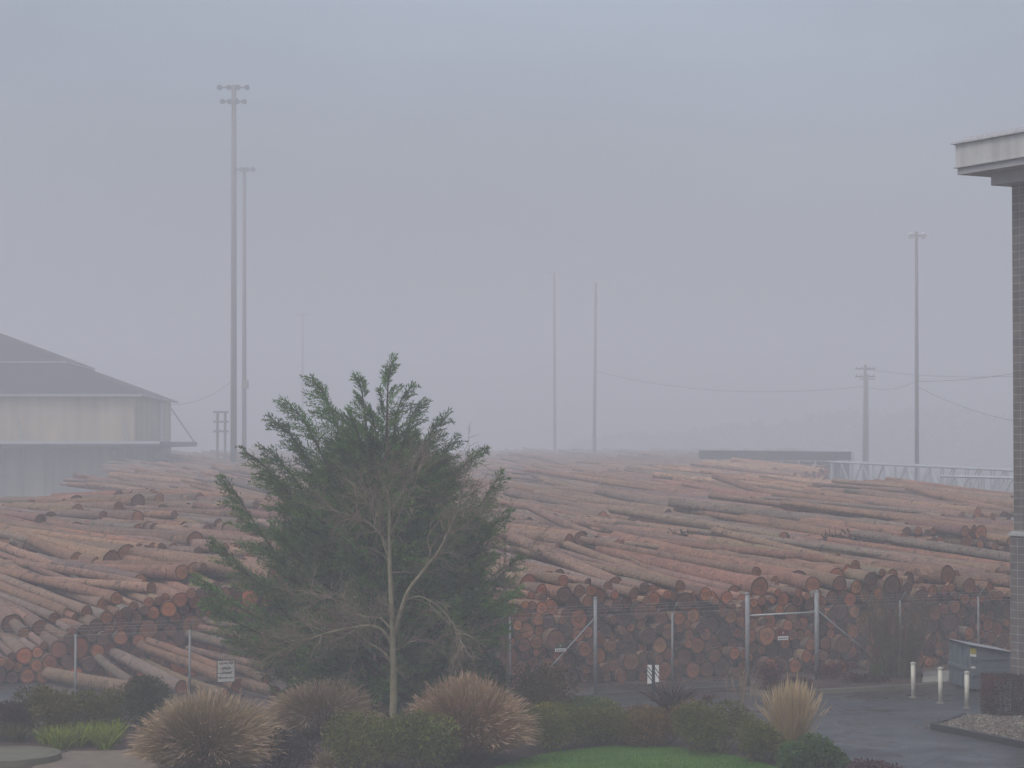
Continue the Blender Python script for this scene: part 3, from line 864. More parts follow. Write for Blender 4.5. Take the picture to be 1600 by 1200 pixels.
for a_, b_ in ((-.02, .96), (1.04, 2.02)): part(extrude([(0, 1.410), (1.48, 1.145), (1.48, 1.156), (0, 1.421)], a_, b_), 'lid_top', M['lid'], dm)
for z in (.50,):
    part(extrude([(.02, z), (1.44, z), (1.44, z + .16), (.02, z + .16)], -.07, -.002), 'fork_pocket', M['dumpster'], dm)
part(extrude([(.0, .96), (1.47, .96), (1.47, 1.0), (0, 1.0)], -.03, -.002), 'rib', M['dumpster'], dm)
mb = MB()
for y in (.25, .75, 1.25, 1.75): mb.box((-.03, y - .02, .12), (-.002, y + .02, 1.33), M=fr)
mb.box((-.06, -.02, .62), (-.002, 2.0, .72), M=fr)
part(mb, 'back_ribs', M['dumpster'], dm)
part(extrude([(-.02, 1.16), (.17, 1.13), (.17, 1.30), (-.02, 1.33)], -.012, -.003), 'yellow_sticker', M['yellow'], dm)
part(extrude([(-.02, 1.07), (.17, 1.05), (.17, 1.12), (-.02, 1.15)], -.012, -.003), 'white_sticker', M['white'], dm)
part(extrude([(-.02, .72), (.12, .71), (.12, .77), (-.02, .78)], -.078, -.071), 'white_sticker', M['white'], dm)
mb = MB(); mb.box((1.38, -.10, .66), (1.46, -.02, .84), M=fr); part(mb, 'white_hinge', M['white'], dm)
for x, y in ((.2, .2), (1.15, .2), (.2, 1.8), (1.15, 1.8)):
    mb = MB(); mb.tube([fr @ Vector((x - .03, y, .055)), fr @ Vector((x + .03, y, .055))], .047, 10); part(mb, 'caster', M['black'], dm)

# ------------------------------------------------------------------ the block building at the right
W = Vector((783 / FPX * 62, 62, 0)); Adir = Vector((-.475, .88, 0)).normalized(); Bdir = Vector((Adir.y, -Adir.x, 0))   # Bdir points right and away
# local frame: x along Bdir, y along Adir, origin at the wall's far corner
bfr = Matrix(((Bdir.x, Adir.x, 0, W.x), (Bdir.y, Adir.y, 0, W.y), (0, 0, 1, 0), (0, 0, 0, 1)))
bd = bpy.data.objects.new('block_building', None); col.objects.link(bd); bd.matrix_world = bfr
tag(bd, 'grey block building with pale overhanging roof edge, cut by the frame', 'building')
def bpart(name, mat, *boxes):
    mb = MB()
    for lo, hi in boxes: mb.box(lo, hi)
    o = mb.build(name, mat); o.parent = bd
    return o
bpart('lower_wall', M['block'], ((-.075, -18, 0), (14, .075, 4.9)))
bpart('upper_wall', M['block'], ((0, -18, 4.9), (14, 0, 14.62)))
bpart('sill', M['sill'], ((-.12, -18.05, 4.903), (14.1, .12, 4.98)), ((-.06, -18.02, 4.98), (14.05, .06, 5.03)))
bpart('lower_soffit', M['soffit'], ((-.40, -18.4, 14.62), (14.4, .40, 14.95)))
bpart('soffit', M['soffit'], ((-1.05, -19, 14.95), (15, 1.05, 15.18)))
bpart('fascia', M['fascia'], ((-1.086, -19.1, 15.15), (15.1, 1.086, 15.80)))
bpart('roof_cap', M['cap'], ((-1.18, -19.2, 15.80), (15.2, 1.18, 15.86)), ((-.9, -18.9, 15.86), (14.9, .9, 16.0)))
bpart('drip_edge', M['soffit'], ((-1.125, -19.14, 15.13), (-1.05, 1.125, 15.16)))

# ------------------------------------------------------------------ warehouse at the left
DW = 240.0
WS = DW / 165.0
def wx(px): return (px - 800) / FPX * DW
def wz(py): return H + (HOR - py) * DW / FPX
DB = 29.0
wc = Vector((wx(210), DW, 0))
wrot = Matrix.Rotation(R(3.4), 4, 'Z') @ Matrix.Scale(WS, 4); wrot.translation = wc
wh = bpy.data.objects.new('warehouse', None); col.objects.link(wh); wh.matrix_world = wrot
tag(wh, 'long beige warehouse with dark hipped roof and a flat canopy', 'warehouse')
def wpart(name, mat, mb, par=None):
    o = mb.build(name, mat); o.parent = par or wh; return o
def wbox(name, mat, *bs):
    mb = MB()
    for lo, hi in bs: mb.box(lo, hi)
    return wpart(name, mat, mb)
ze, zc_ = wz(617) / WS, wz(690) / WS      # eave and canopy heights
XL = -70.0                      # local x runs right along the front, 0 at the near right corner; y runs back
wbox('upper_wall', M['shed_wall'], ((XL, 0, zc_), (0, DB, ze)))
wbox('lower_wall', M['shed_low'], ((XL, .06, 0), (-.06, DB - .06, zc_)))
def hip(run, z): return [(XL, run, z), (-run, run, z), (-run, DB - run, z), (XL, DB - run, z)]
def frustum(name, mat, r0, z0, r1, z1):
    mb = MB(); mb.add(hip(r0, z0) + hip(r1, z1), [(0, 1, 5, 4), (1, 2, 6, 5), (2, 3, 7, 6), (3, 0, 4, 7), (4, 5, 6, 7), (3, 2, 1, 0)]); return wpart(name, mat, mb)
SL_ = .385
zb1 = ze + .25 + 6.4 * SL_ - .16
frustum('lower_roof', M['shed_roof'], -.5, ze + .06, 6.0, zb1)
frustum('white_band', M['white'], 5.80, zb1 + .003, 5.80, zb1 + .13)
frustum('upper_roof', M['shed_roof'], 5.72, zb1 + .133, 14.2, zb1 + .133 + 8.5 * SL_)
wbox('gutter', M['soffit'], ((XL, -.62, ze - .12), (.62, -.503, ze + .055)), ((.503, -.50, ze - .12), (.62, DB + .5, ze + .055)))
wbox('canopy', M['shed_roof'], ((XL, -2.4, zc_ - .42), (2.1, -.003, zc_ - .02)), ((.003, -.003, zc_ - .42), (2.1, DB + 2, zc_ - .02)))
wbox('canopy_edge', M['cap'], ((XL, -2.46, zc_ - .17), (2.1, -2.403, zc_ + .05)))
mb = MB(); mb.tube([(.16, 18.2, ze - .1), (.16, 18.6, ze - .4), (.16, 18.6, zc_)], .16, 8); wpart('downpipe', M['white'], mb)
for x0, y0, x1, y1 in ((.05, DB - .1, 2.0, DB - .1), (-.9, -.05, -.2, -2.3), (-8.5, -.05, -7.8, -2.3)):
    mb = MB(); mb.tube([(x0, y0, ze - .6 if y0 > 1 else ze - 1.8), (x1, y1, zc_)], .07, 6); wpart('stay_rod', M['steel'], mb)
wbox('corner_panel', M['sill'], ((-.05, 19.5, 0), (.05, 28.8, zc_ - .43)))
for a, b in ((-32, -28), (-26, -22.5), (-18, -14.5), (-9.9, -6.5), (-4.6, -2.6)):
    wbox('door', M['shed_low'], ((a, -.05, 0), (b, .055, 3.9)))
for x in (-29.5, -24, -19.4, -9.5, -8, -5.8, -1.6, -.6):
    mb = MB(); mb.tube([(x, -.9, 0), (x, -.9, zc_ - .43)], .09, 6); wpart('canopy_post', M['wood_pole'], mb)

# ------------------------------------------------------------------ masts, poles, cables
def base_at(px, d): return Vector(((px - 800) / FPX * d, d, 0))
def mast(px, d, top_py, w0, w1, label, lean=0.0, kind='light'):
    b = base_at(px, d); top = P(px + lean, top_py, d)
    o = empty('light_mast' if kind == 'light' else 'utility_pole', b, label, 'light mast' if kind == 'light' else 'utility pole', 'tall poles standing in the log yard')
    mb = MB(); mb.tube([b, b.lerp(top, .5), top], [w0, (w0 + w1) / 2, w1], 10); part(mb, 'pole', M['wood_pole'], o, True)
    return o, b, top
def lamps(o, top, levels, sp, mat='steel'):
    for dz, half, n in levels:
        mb = MB(); mb.box((top.x - half, top.y - .08, top.z - dz), (top.x + half, top.y + .08, top.z - dz + .16)); part(mb, 'crossarm', M['wood_pole'], o)
        for k in range(n):
            x = top.x - half + 2 * half * (k + .1) / (n - .8) if n > 1 else top.x
            mb = MB(); mb.add([(x - .28, top.y - .35, dz0 + top.z - dz) for dz0 in ()], [])
            mb.tube([(x, top.y - .15, top.z - dz + .25), (x, top.y - .55, top.z - dz - .02)], [.18, .34], 10); part(mb, 'floodlight', M[mat], o)
o, b, t = mast(365.5, 260, 133, .40, .28, 'tallest thick light mast with two tiers of lamps near the warehouse'); lamps(o, t, ((.35, 1.7, 4), (2.0, 1.35, 4)), 1)
m1 = (b, t)
o, b, t = mast(382, 300, 262, .33, .23, 'thinner light mast just right of the tallest one, small pale box on it'); lamps(o, t, ((.3, 1.3, 4),), 1)
q = P(383, 601, 299.3); mb = MB(); mb.box((q.x - .42, q.y - .3, q.z - .55), (q.x + .42, q.y + .4, q.z + .55)); part(mb, 'box', M['concrete'], o)
o, b, t = mast(473, 560, 490, .34, .24, 'faintest light mast, standing alone just left of the cypress top'); lamps(o, t, ((.3, 1.4, 4),), 1)
o, b, t = mast(867, 430, 425, .32, .22, 'faint light mast, left of the twin poles right of cypress', -1); lamps(o, t, ((.3, 1.5, 4),), 1, 'white')
o, b, t = mast(928, 370, 442, .33, .2, 'slightly leaning dark pole, right of the twin poles beyond cypress', 3, 'u'); m2 = (b, t)
mb = MB(); mb.tube([t - UP * 2 + Vector((.1, -.2, 0)), t - UP * 3 + Vector((.1, -.2, 0))], .13, 8); part(mb, 'transformer', M['steel'], o)
o, b, t = mast(1432, 235, 362, .24, .16, 'tall light mast with two pale lamps left of the block building', 0); lamps(o, t, ((.5, .8, 2),), 1, 'white'); m3 = (b, t)
o2, b2, t2 = mast(1349, 290, 570, .28, .19, 'short utility pole with a crossarm, left of the paired-lamp mast', 3, 'u'); m4 = (b2, t2)
for dz in (.6, 1.6):
    mb = MB(); mb.box((t2.x - 1.3, t2.y - .09, t2.z - dz), (t2.x + 1.3, t2.y + .09, t2.z - dz + .15)); a_ = part(mb, 'crossarm', M['wood_pole'], o2)
    for x in (-1.1, -.5, .5, 1.1):
        mb = MB(); mb.tube([(t2.x + x, t2.y, t2.z - dz + .15), (t2.x + x, t2.y, t2.z - dz + .36)], .06, 6); sub(mb, 'insulator', M['steel'], a_, o2)
o, b, t = mast(1355, 310, 585, .22, .15, 'thin utility pole standing right behind the crossarmed pole', 0, 'u')
mb = MB(); mb.box((t.x - 1, t.y - .08, t.z - .7), (t.x + 1, t.y + .08, t.z - .55)); part(mb, 'crossarm', M['wood_pole'], o)
# small pole frame by the warehouse
b = base_at(345, 280); fr_ = empty('pole_gantry', b, 'low dark gantry of two posts and beams between warehouse and masts', 'gantry')
zt = P(345, 643, 280).z
for x in (-.4, .55):
    mb = MB(); mb.tube([(b.x + x, 280, 0), (b.x + x, 280, zt)], .17, 8); part(mb, 'post', M['wood_pole'], fr_)
for z in (.2, 1.4, 2.6):
    mb = MB(); mb.box((b.x - .9, 279.6, zt - z), (b.x + 1.0, 279.8, zt - z + .25)); part(mb, 'beam', M['wood_pole'], fr_)
def cable(a, b, sag, label, rad=.022):
    mb = MB(); n = 14
    mb.tube([Vector(a).lerp(Vector(b), i / n) - UP * sag * 4 * (i / n) * (1 - i / n) for i in range(n + 1)], rad, 4)
    tag(mb.build('power_cable', M['cable'], None, a), label, 'cable', 'power cables strung between poles')
cable(P(364, 594, 260), P(268, 632, 270), .8, 'dark cable from the tallest mast down to the warehouse corner', .02)
cable(P(931, 580, 370), P(1348, 604, 290), 1.8, 'dark sagging cable between the leaning pole and crossarmed pole', .024)
cable(P(1353, 577, 290), P(1700, 579, 215), .8, 'upper dark cable from the crossarmed pole toward block building', .02)
cable(P(1353, 604, 290), P(1432, 596, 235), .6, 'short dark cable linking the crossarmed pole and paired-lamp mast', .02)
cable(P(1434, 596, 235), P(1700, 560, 190), .5, 'dark cable rising from the paired-lamp mast to block building', .02)
cable(P(1434, 604, 235), P(1720, 668, 180), 1.2, 'dark cable falling from paired-lamp mast toward block building', .02)

# ------------------------------------------------------------------ truss, shed, far trees
def truss(pL, pR, dep, h, nb, label):
    root = empty('steel_truss', (pL.x, pL.y, 0), label, 'truss', 'pale steel trusses beyond the log stacks')
    t = (pR - pL); L = t.length; t.normalize(); n_ = Vector((-t.y, t.x, 0)).normalized() * dep
    for off in (Vector(), n_):
        for dz in (0, -h):
            mb = MB(); mb.tube([pL + off + UP * dz, pR + off + UP * dz], .10, 4); part(mb, 'chord', M['truss'], root)
        mb = MB(); m3_ = MB()
        for k in range(nb):
            a = pL + off + t * (L * k / nb); b = pL + off + t * (L * (k + 1) / nb); c = (a + b) / 2
            mb.tube([a, a - UP * h], .065, 4)
            if k % 2: mb.tube([a, b - UP * h], .06, 4)
            else: mb.tube([a - UP * h, b], .06, 4)
        part(mb, 'web_bars', M['truss'], root)
    mb = MB()
    for k in range(nb + 1):
        a = pL + t * (L * k / nb); mb.tube([a, a + n_], .05, 4); mb.tube([a - UP * h, a - UP * h + n_], .05, 4)
    part(mb, 'cross_ties', M['truss'], root)
    for k in range(0, nb + 1, 4):
        for off in (Vector(), n_):
            a = pL + t * (L * k / nb) + off - UP * h
            mb = MB(); mb.tube([a, Vector((a.x, a.y, 0))], .13, 6); part(mb, 'leg', M['truss'], root)
    return root
truss(P(1298, 722, 225), P(1640, 738, 190), 2.4, 2.7, 18, 'longest pale steel truss bridge standing left of the block wall')
truss(P(1470, 744, 178), P(1680, 750, 168), 1.8, 2.0, 9, 'shorter lower pale truss in front of the long one')
q0 = P(1306, 706, 300); q1 = P(1332, 706, 300)
fo = empty('open_gantry', (q0.x, q0.y, 0), 'small pale open steel gantry at the end of dark flat shed', 'gantry')
for x in (q0.x, (q0.x + q1.x) / 2, q1.x):
    mb = MB(); mb.tube([(x, 300, 0), (x, 300, q0.z)], .17, 4); part(mb, 'post', M['truss'], fo)
for z in (q0.z, q0.z - .8):
    mb = MB(); mb.tube([(q0.x, 300, z), (q1.x, 300, z)], .15, 4); part(mb, 'beam', M['truss'], fo)
q = P(1519, 744, 131); mb = MB()
sa, sb = P(1092, 704, 250), P(1303, 706, 243)
sd = empty('open_shed', (sa.x, sa.y, 0), 'low open shed with long dark flat roof far behind logs', 'shed')
t = (sb - sa); n_ = Vector((-t.y, t.x, 0)).normalized() * 6
mb = MB(); v = [sa, sb, sb + n_, sa + n_]; mb.add([p - UP * .95 for p in v] + v, [(0,3,2,1),(4,5,6,7),(0,1,5,4),(1,2,6,5),(2,3,7,6),(3,0,4,7)]); part(mb, 'roof', M['dark_roof'], sd)
for k in range(9):
    for off in (Vector((0, .15, 0)), n_ * .95):
        a = sa.lerp(sb, k / 8 * .98 + .01) + off; mb = MB(); mb.tube([Vector((a.x, a.y, 0)), a - UP * .95], .14, 6); part(mb, 'post', M['truss'], sd)
mb = MB(); a, b = sa + n_ * .9 - UP * 1.15, sb + n_ * .9 - UP * 1.15
mb.add([(a.x, a.y, 0), (b.x, b.y, 0), (b.x, b.y, b.z), (a.x, a.y, a.z), (a.x, a.y + .1, 0), (b.x, b.y + .1, 0), (b.x, b.y + .1, b.z), (a.x, a.y + .1, a.z)], [(0,1,2,3),(7,6,5,4),(0,4,5,1),(1,5,6,2),(2,6,7,3),(3,7,4,0)]); part(mb, 'back_wall', M['truss'], sd)

def leaf_kite(mb, p, dirv, L, w, c, r):
    d = dirv.normalized(); a = Vector((r.gauss(0, 1), r.gauss(0, 1), r.gauss(0, 1)))
    s = d.cross(a)
    if s.length < 1e-4: return
    s = s.normalized() * w * .5
    m = p + d * L * .45
    mb.add([p, m + s, p + d * L, m - s], [(0, 1, 2, 3)], c)

mb = MB(); r = random.Random(91)
for i in range(24000):
    x = r.uniform(20, 300); d = 770 + r.uniform(0, 40)
    top = 18 + 1.6 * math.sin(x * .06) + 1.3 * math.sin(x * .17 + 1) + .9 * math.sin(x * .6)
    top *= interp(x, [20, 85, 155, 300], [.35, .8, 1, 1.0])
    z = top * (r.random() ** 1.15)
    leaf_kite(mb, Vector((x, d, z)), Vector((r.gauss(0, 1), r.gauss(0, 1), r.gauss(.3, 1))), r.uniform(1.2, 2.4), r.uniform(.9, 1.6), jit((.05, .062, .055), .2, r), r)
tag(mb.build('treeline', M['leaf']), 'faint dark far-off treeline behind the shed and trusses', 'trees', kind='stuff')

# ------------------------------------------------------------------ cypress
TD = 59.3
def PT(px, py, dd=0.0): return P(px, py, TD + dd)
cyp = empty('cypress_tree', PT(600, 1134).xy.to_3d(), 'large dark green wind-swept cypress with several feathery leaders', 'tree')
mbF, mbB = MB(), MB()
tr = random.Random(17)
def bez(a, b, c, t): return a * (1 - t) ** 2 + b * (2 * t * (1 - t)) + c * t * t
def spray(p0, dv, length, sway, cl):
    """one feathery side plume: a short curved shoot hung with scale-like sprigs"""
    flat = dv.cross(Vector((tr.gauss(0, 1), tr.gauss(0, 1), tr.gauss(0, 1)))).normalized()
    n = max(5, int(length * 26))
    for k in range(n):
        s_ = (k + tr.random()) / n
        q = p0 + dv * length * s_ + sway * (s_ * s_ * length * .62) - UP * (.16 * length * s_ * s_)
        fwd = (dv + sway * .7 * s_).normalized()
        tl = (.07 + .20 * (1 - s_) ** .7) * min(1.0, .45 + length)
        for sd in (1, -1):
            td = (fwd * .95 + flat * sd * tr.uniform(.35, .8) + Vector((tr.gauss(0, .22), tr.gauss(0, .22), tr.gauss(0, .22)))).normalized()
            for j in range(3):
                u = j / 3
                leaf_kite(mbF, q + td * tl * u, td + flat * sd * (.4 - .5 * u) + Vector((tr.gauss(0, .25), tr.gauss(0, .25), tr.gauss(0, .25))), tr.uniform(.07, .13), tr.uniform(.020, .034), jit(lerp3(cl, (.14, .235, .055), .36 * s_), .2, tr), tr)
def plume(base, tip, width, sway, dens=1.0, mid=None):
    L = (tip - base).length
    out = Vector((tip.x - base.x, tip.y - base.y, 0))
    k = .20 if tip.z < 6.6 else -.02
    mid = base.lerp(tip, .58) + out * k - UP * L * (.07 if k > 0 else -.10)
    axis = [bez(base, mid, tip, i / 24) for i in range(25)]
    axis = [q + sway * (max(0, (i - 17) / 7) ** 2 * .30) for i, q in enumerate(axis)]
    mbB.tube(axis[::4], [.04 * (1 - i / 7) + .005 for i in range(7)], 5, (.07, .05, .035))
    light = tr.random()
    n = int(L * 8.5 * dens)
    for k in range(n):
        t = .10 + .90 * ((k + tr.random()) / n)
        i = min(23, int(t * 24)); p = axis[i].lerp(axis[i + 1], t * 24 - i)
        tan = (axis[i + 1] - axis[i]).normalized()
        rad = Vector((tr.gauss(0, 1), tr.gauss(0, .8), tr.gauss(0, .8)))
        rad = (rad - tan * rad.dot(tan)).normalized()
        length = (.16 + width * 1.15 * (1 - t) ** .8) * tr.uniform(.6, 1.15)
        dv = (tan * tr.uniform(.7, 1.0) + rad * tr.uniform(.35, .85) + sway * .25).normalized()
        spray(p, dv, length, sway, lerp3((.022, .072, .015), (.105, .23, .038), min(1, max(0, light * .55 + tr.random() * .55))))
    spray(axis[20], (axis[24] - axis[20]).normalized(), .42, sway, (.03, .08, .022))
LS, RS = Vector((-.7, -.1, .15)), Vector((.75, -.1, .2))
MAIN = [((603, 800), (606, 566), .85, RS * .5), ((585, 800), (563, 590), .75, LS * .3), ((575, 830), (499, 592), .85, LS), ((560, 850), (458, 627), .8, LS), ((555, 860), (437, 656), .75, LS), ((545, 900), (425, 702), .85, LS),
        ((540, 920), (393, 705), .8, LS), ((530, 960), (363, 746), .8, LS), ((545, 930), (420, 742), .9, LS), ((612, 800), (645, 632), .7, RS), ((615, 830), (683, 655), .75, RS), ((620, 870), (700, 690), .7, RS), ((630, 900), (742, 703), .75, RS),
        ((640, 930), (768, 745), .8, RS), ((645, 950), (778, 800), .8, RS), ((650, 990), (800, 872), .8, RS), ((640, 1010), (795, 925), .8, RS), ((550, 990), (345, 850), .85, LS), ((545, 1015), (322, 905), .8, LS), ((545, 1030), (335, 945), .8, LS),
        ((650, 1030), (775, 985), .8, RS), ((560, 1050), (375, 1000), .8, LS), ((600, 780), (530, 640), .8, LS), ((600, 770), (580, 640), .7, LS * .2), ((606, 740), (628, 610), .5, RS)]
for a, b, w, s in MAIN:
    plume(PT(a[0], a[1], tr.uniform(-.2, .2)), PT(b[0], b[1], tr.uniform(-.7, .5)), w, s, 1.15)
for i in range(165):
    zb = tr.uniform(.3, 5.6); az = tr.uniform(0, 2 * PI)
    zt = zb + tr.uniform(.5, 2.6)
    Rz = interp(zt, [.3, 1.5, 3.0, 4.2, 5.5, 7.0, 8.5, 9.4], [2.7, 3.0, 3.45, 3.25, 2.9, 2.1, 1.2, .4]) * tr.uniform(.55, .97)
    cxr = PT(600, 900).x
    tip = Vector((cxr - .15 + Rz * math.cos(az), TD + Rz * .85 * math.sin(az), zt))
    if abs(math.cos(az)) > .5 and Rz > 2.2 and tr.random() < .4: continue
    base = Vector((cxr + .3 * math.cos(az), TD + .3 * math.sin(az), zb))
    plume(base, tip, tr.uniform(.7, 1.0), (LS if math.cos(az) < 0 else RS) * tr.uniform(.4, 1), .9)
for i in range(34):      # drooping skirt
    az = tr.uniform(0, 2 * PI); Rz = tr.uniform(1.6, 2.9); cxr = PT(600, 900).x
    base = Vector((cxr + .3 * math.cos(az), TD + .3 * math.sin(az), tr.uniform(.8, 1.6)))
    plume(base, Vector((cxr - .1 + Rz * math.cos(az), TD + Rz * .8 * math.sin(az), tr.uniform(.25, 1.3))), tr.uniform(.6, .9), (LS if math.cos(az) < 0 else RS) * .3, .8)
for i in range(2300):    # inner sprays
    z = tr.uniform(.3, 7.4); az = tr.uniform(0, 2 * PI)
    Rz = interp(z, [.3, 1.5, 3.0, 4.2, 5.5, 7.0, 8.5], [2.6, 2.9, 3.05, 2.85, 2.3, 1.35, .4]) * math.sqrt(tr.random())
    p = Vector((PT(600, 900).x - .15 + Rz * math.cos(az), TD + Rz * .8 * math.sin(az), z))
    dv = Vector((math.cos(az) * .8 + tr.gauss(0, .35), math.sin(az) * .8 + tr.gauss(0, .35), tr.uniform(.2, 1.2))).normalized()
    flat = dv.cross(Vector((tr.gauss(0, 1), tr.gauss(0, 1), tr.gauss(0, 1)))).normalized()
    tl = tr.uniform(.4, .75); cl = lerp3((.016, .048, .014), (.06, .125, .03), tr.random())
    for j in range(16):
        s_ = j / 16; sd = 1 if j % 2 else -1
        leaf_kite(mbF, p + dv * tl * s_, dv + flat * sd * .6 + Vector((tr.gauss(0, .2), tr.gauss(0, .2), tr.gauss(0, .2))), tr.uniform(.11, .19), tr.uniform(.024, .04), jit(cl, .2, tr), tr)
tk = MB(); tk.tube([(PT(602, 1134).x, TD, 0), (PT(601, 1000).x, TD, 2.3), (PT(603, 800).x, TD, 5.6), PT(605, 640)], [.26, .2, .11, .03], 10, (.08, .055, .04))
part(tk, 'trunk', M['twig'], cyp, True)
part(mbB, 'limbs', M['twig'], cyp)
part(mbF, 'crown', M['leaf'], cyp)

# ------------------------------------------------------------------ bare deciduous tree in front
BD = 55.3
bare = empty('bare_tree', G(615, 690 + 7.5 * FPX / BD), 'slender leafless pale-barked tree standing before the cypress', 'tree')
btr = random.Random(29)
mT, mC = MB(), MB()
def bp(px, py, dd=0.0): return P(px, py, BD + dd)
def sprout(p, d, L, rad, depth_, droop):
    pts = [p]; dirv = d.normalized(); n = 5
    for i in range(n):
        dirv = (dirv + Vector((btr.gauss(0, .16), btr.gauss(0, .16), btr.gauss(0, .14) - droop * .05))).normalized()
        pts.append(pts[-1] + dirv * L / n)
    c = lerp3((.22, .185, .13), (.19, .145, .105), depth_ / 3)
    mC.tube(pts, [rad * (1 - .75 * i / n) for i in range(n + 1)], 4 if rad > .008 else 3, jit(c, .2, btr), cap=False)
    if depth_ < 3:
        for k in range(btr.randint(3, 5) if depth_ < 2 else btr.randint(2, 4)):
            t = btr.uniform(.2, 1); i = min(n - 1, int(t * n)); q = pts[i].lerp(pts[i + 1], t * n - i)
            nd = (pts[i + 1] - pts[i]).normalized() + Vector((btr.gauss(0, .6), btr.gauss(0, .6), btr.gauss(.05, .5)))
            sprout(q, nd, L * btr.uniform(.45, .75), max(.0058, rad * .62), depth_ + 1, droop)
def limb(px_pts, r0, r1, twigs, L, dep=0.0, droop=.6, target=None):
    n = len(px_pts)
    pts = [bp(a, b, dep * i / max(1, n - 1)) for i, (a, b) in enumerate(px_pts)]
    # smooth the limb by subdividing
    q = []
    for i in range(n - 1):
        p0, p1, p2, p3 = pts[max(i - 1, 0)], pts[i], pts[i + 1], pts[min(i + 2, n - 1)]
        for k in range(4):
            t = k / 4
            q.append(.5 * ((2 * p1) + (p2 - p0) * t + (2 * p0 - 5 * p1 + 4 * p2 - p3) * t * t + (3 * p1 - p0 - 3 * p2 + p3) * t ** 3) + Vector((btr.gauss(0, .006), btr.gauss(0, .006), 0)))
    q.append(pts[-1])
    m = len(q)
    (target or mT).tube(q, [lerp(r0, r1, i / (m - 1)) for i in range(m)], 8 if r0 > .05 else 6, (.225, .205, .13))
    for k in range(twigs):
        t = btr.uniform(.22, 1.0); i = min(m - 2, int(t * (m - 1)))
        d = (q[i + 1] - q[i]).normalized() * .8 + Vector((btr.gauss(0, .6), btr.gauss(0, .6), btr.gauss(.1, .55)))
        sprout(q[i], d, L * btr.uniform(.6, 1.15), btr.uniform(.009, .014), 1, droop)
limb([(615, 1168), (615, 1090), (614, 1000), (611, 930), (609, 860), (608, 800), (606, 765)], .11, .014, 24, 1.0)
limb([(617, 992), (628, 950), (640, 920), (662, 892), (685, 862), (700, 832), (714, 800), (720, 772), (728, 742)], .06, .012, 24, .8, -.5)
limb([(700, 832), (716, 828), (735, 815), (752, 790)], .025, .008, 10, .7, -.2)
limb([(664, 890), (672, 862), (668, 838), (690, 810)], .02, .006, 8, .6, .4)
limb([(612, 1008), (600, 988), (580, 978), (550, 981), (520, 987), (485, 998), (450, 1012), (415, 1030)], .055, .010, 34, .95, -.8, .2)
limb([(613, 1038), (598, 1018), (578, 1006), (556, 988), (528, 980), (490, 975), (455, 985)], .04, .008, 26, .9, .4, .2)
limb([(612, 985), (594, 966), (565, 962), (540, 945), (505, 930), (470, 925)], .03, .007, 26, .8, .9, .2)
limb([(632, 940), (655, 932), (685, 948), (708, 975), (721, 1005), (712, 1030)], .025, .007, 18, .7, -.6, 1.6)
limb([(634, 935), (662, 940), (690, 962), (716, 992), (719, 1018)], .02, .006, 14, .6, .3, 1.6)
limb([(610, 880), (597, 845), (585, 815), (578, 785), (560, 750)], .03, .007, 18, .8, .4)
limb([(609, 862), (590, 830), (565, 810), (530, 800), (500, 795)], .022, .006, 20, .8, -.5)
limb([(609, 840), (625, 800), (645, 765), (655, 735), (668, 705)], .022, .006, 16, .8, -.3)
limb([(608, 800), (628, 770), (640, 740), (650, 710)], .016, .005, 10, .7, .3)
limb([(716, 800), (735, 775), (750, 745)], .012, .004, 7, .45, 0)
limb([(617, 1018), (650, 1000), (690, 1010), (740, 1020)], .015, .005, 12, .6, .5, .4)
limb([(560, 985), (556, 1020), (545, 1050), (540, 1075)], .013, .004, 6, .5, .2, 1.2)
part(mT, 'trunk', M['twig'], bare, True)
part(mC, 'crown', M['twig'], bare)
# a small bare sapling showing right of the cypress
sp0 = empty('bare_sapling', G(795, 1128), 'thin dark leafless sapling showing right of the cypress', 'sapling')
mT, mC = MB(), MB()
old = BD; BD = 59.5
limb([(795, 1128), (793, 1050), (790, 960), (788, 880), (790, 815)], .03, .005, 24, .9)
limb([(791, 930), (815, 880), (835, 850)], .012, .004, 12, .6)
part(mT, 'trunk', M['twig'], sp0, True); part(mC, 'crown', M['twig'], sp0); BD = old

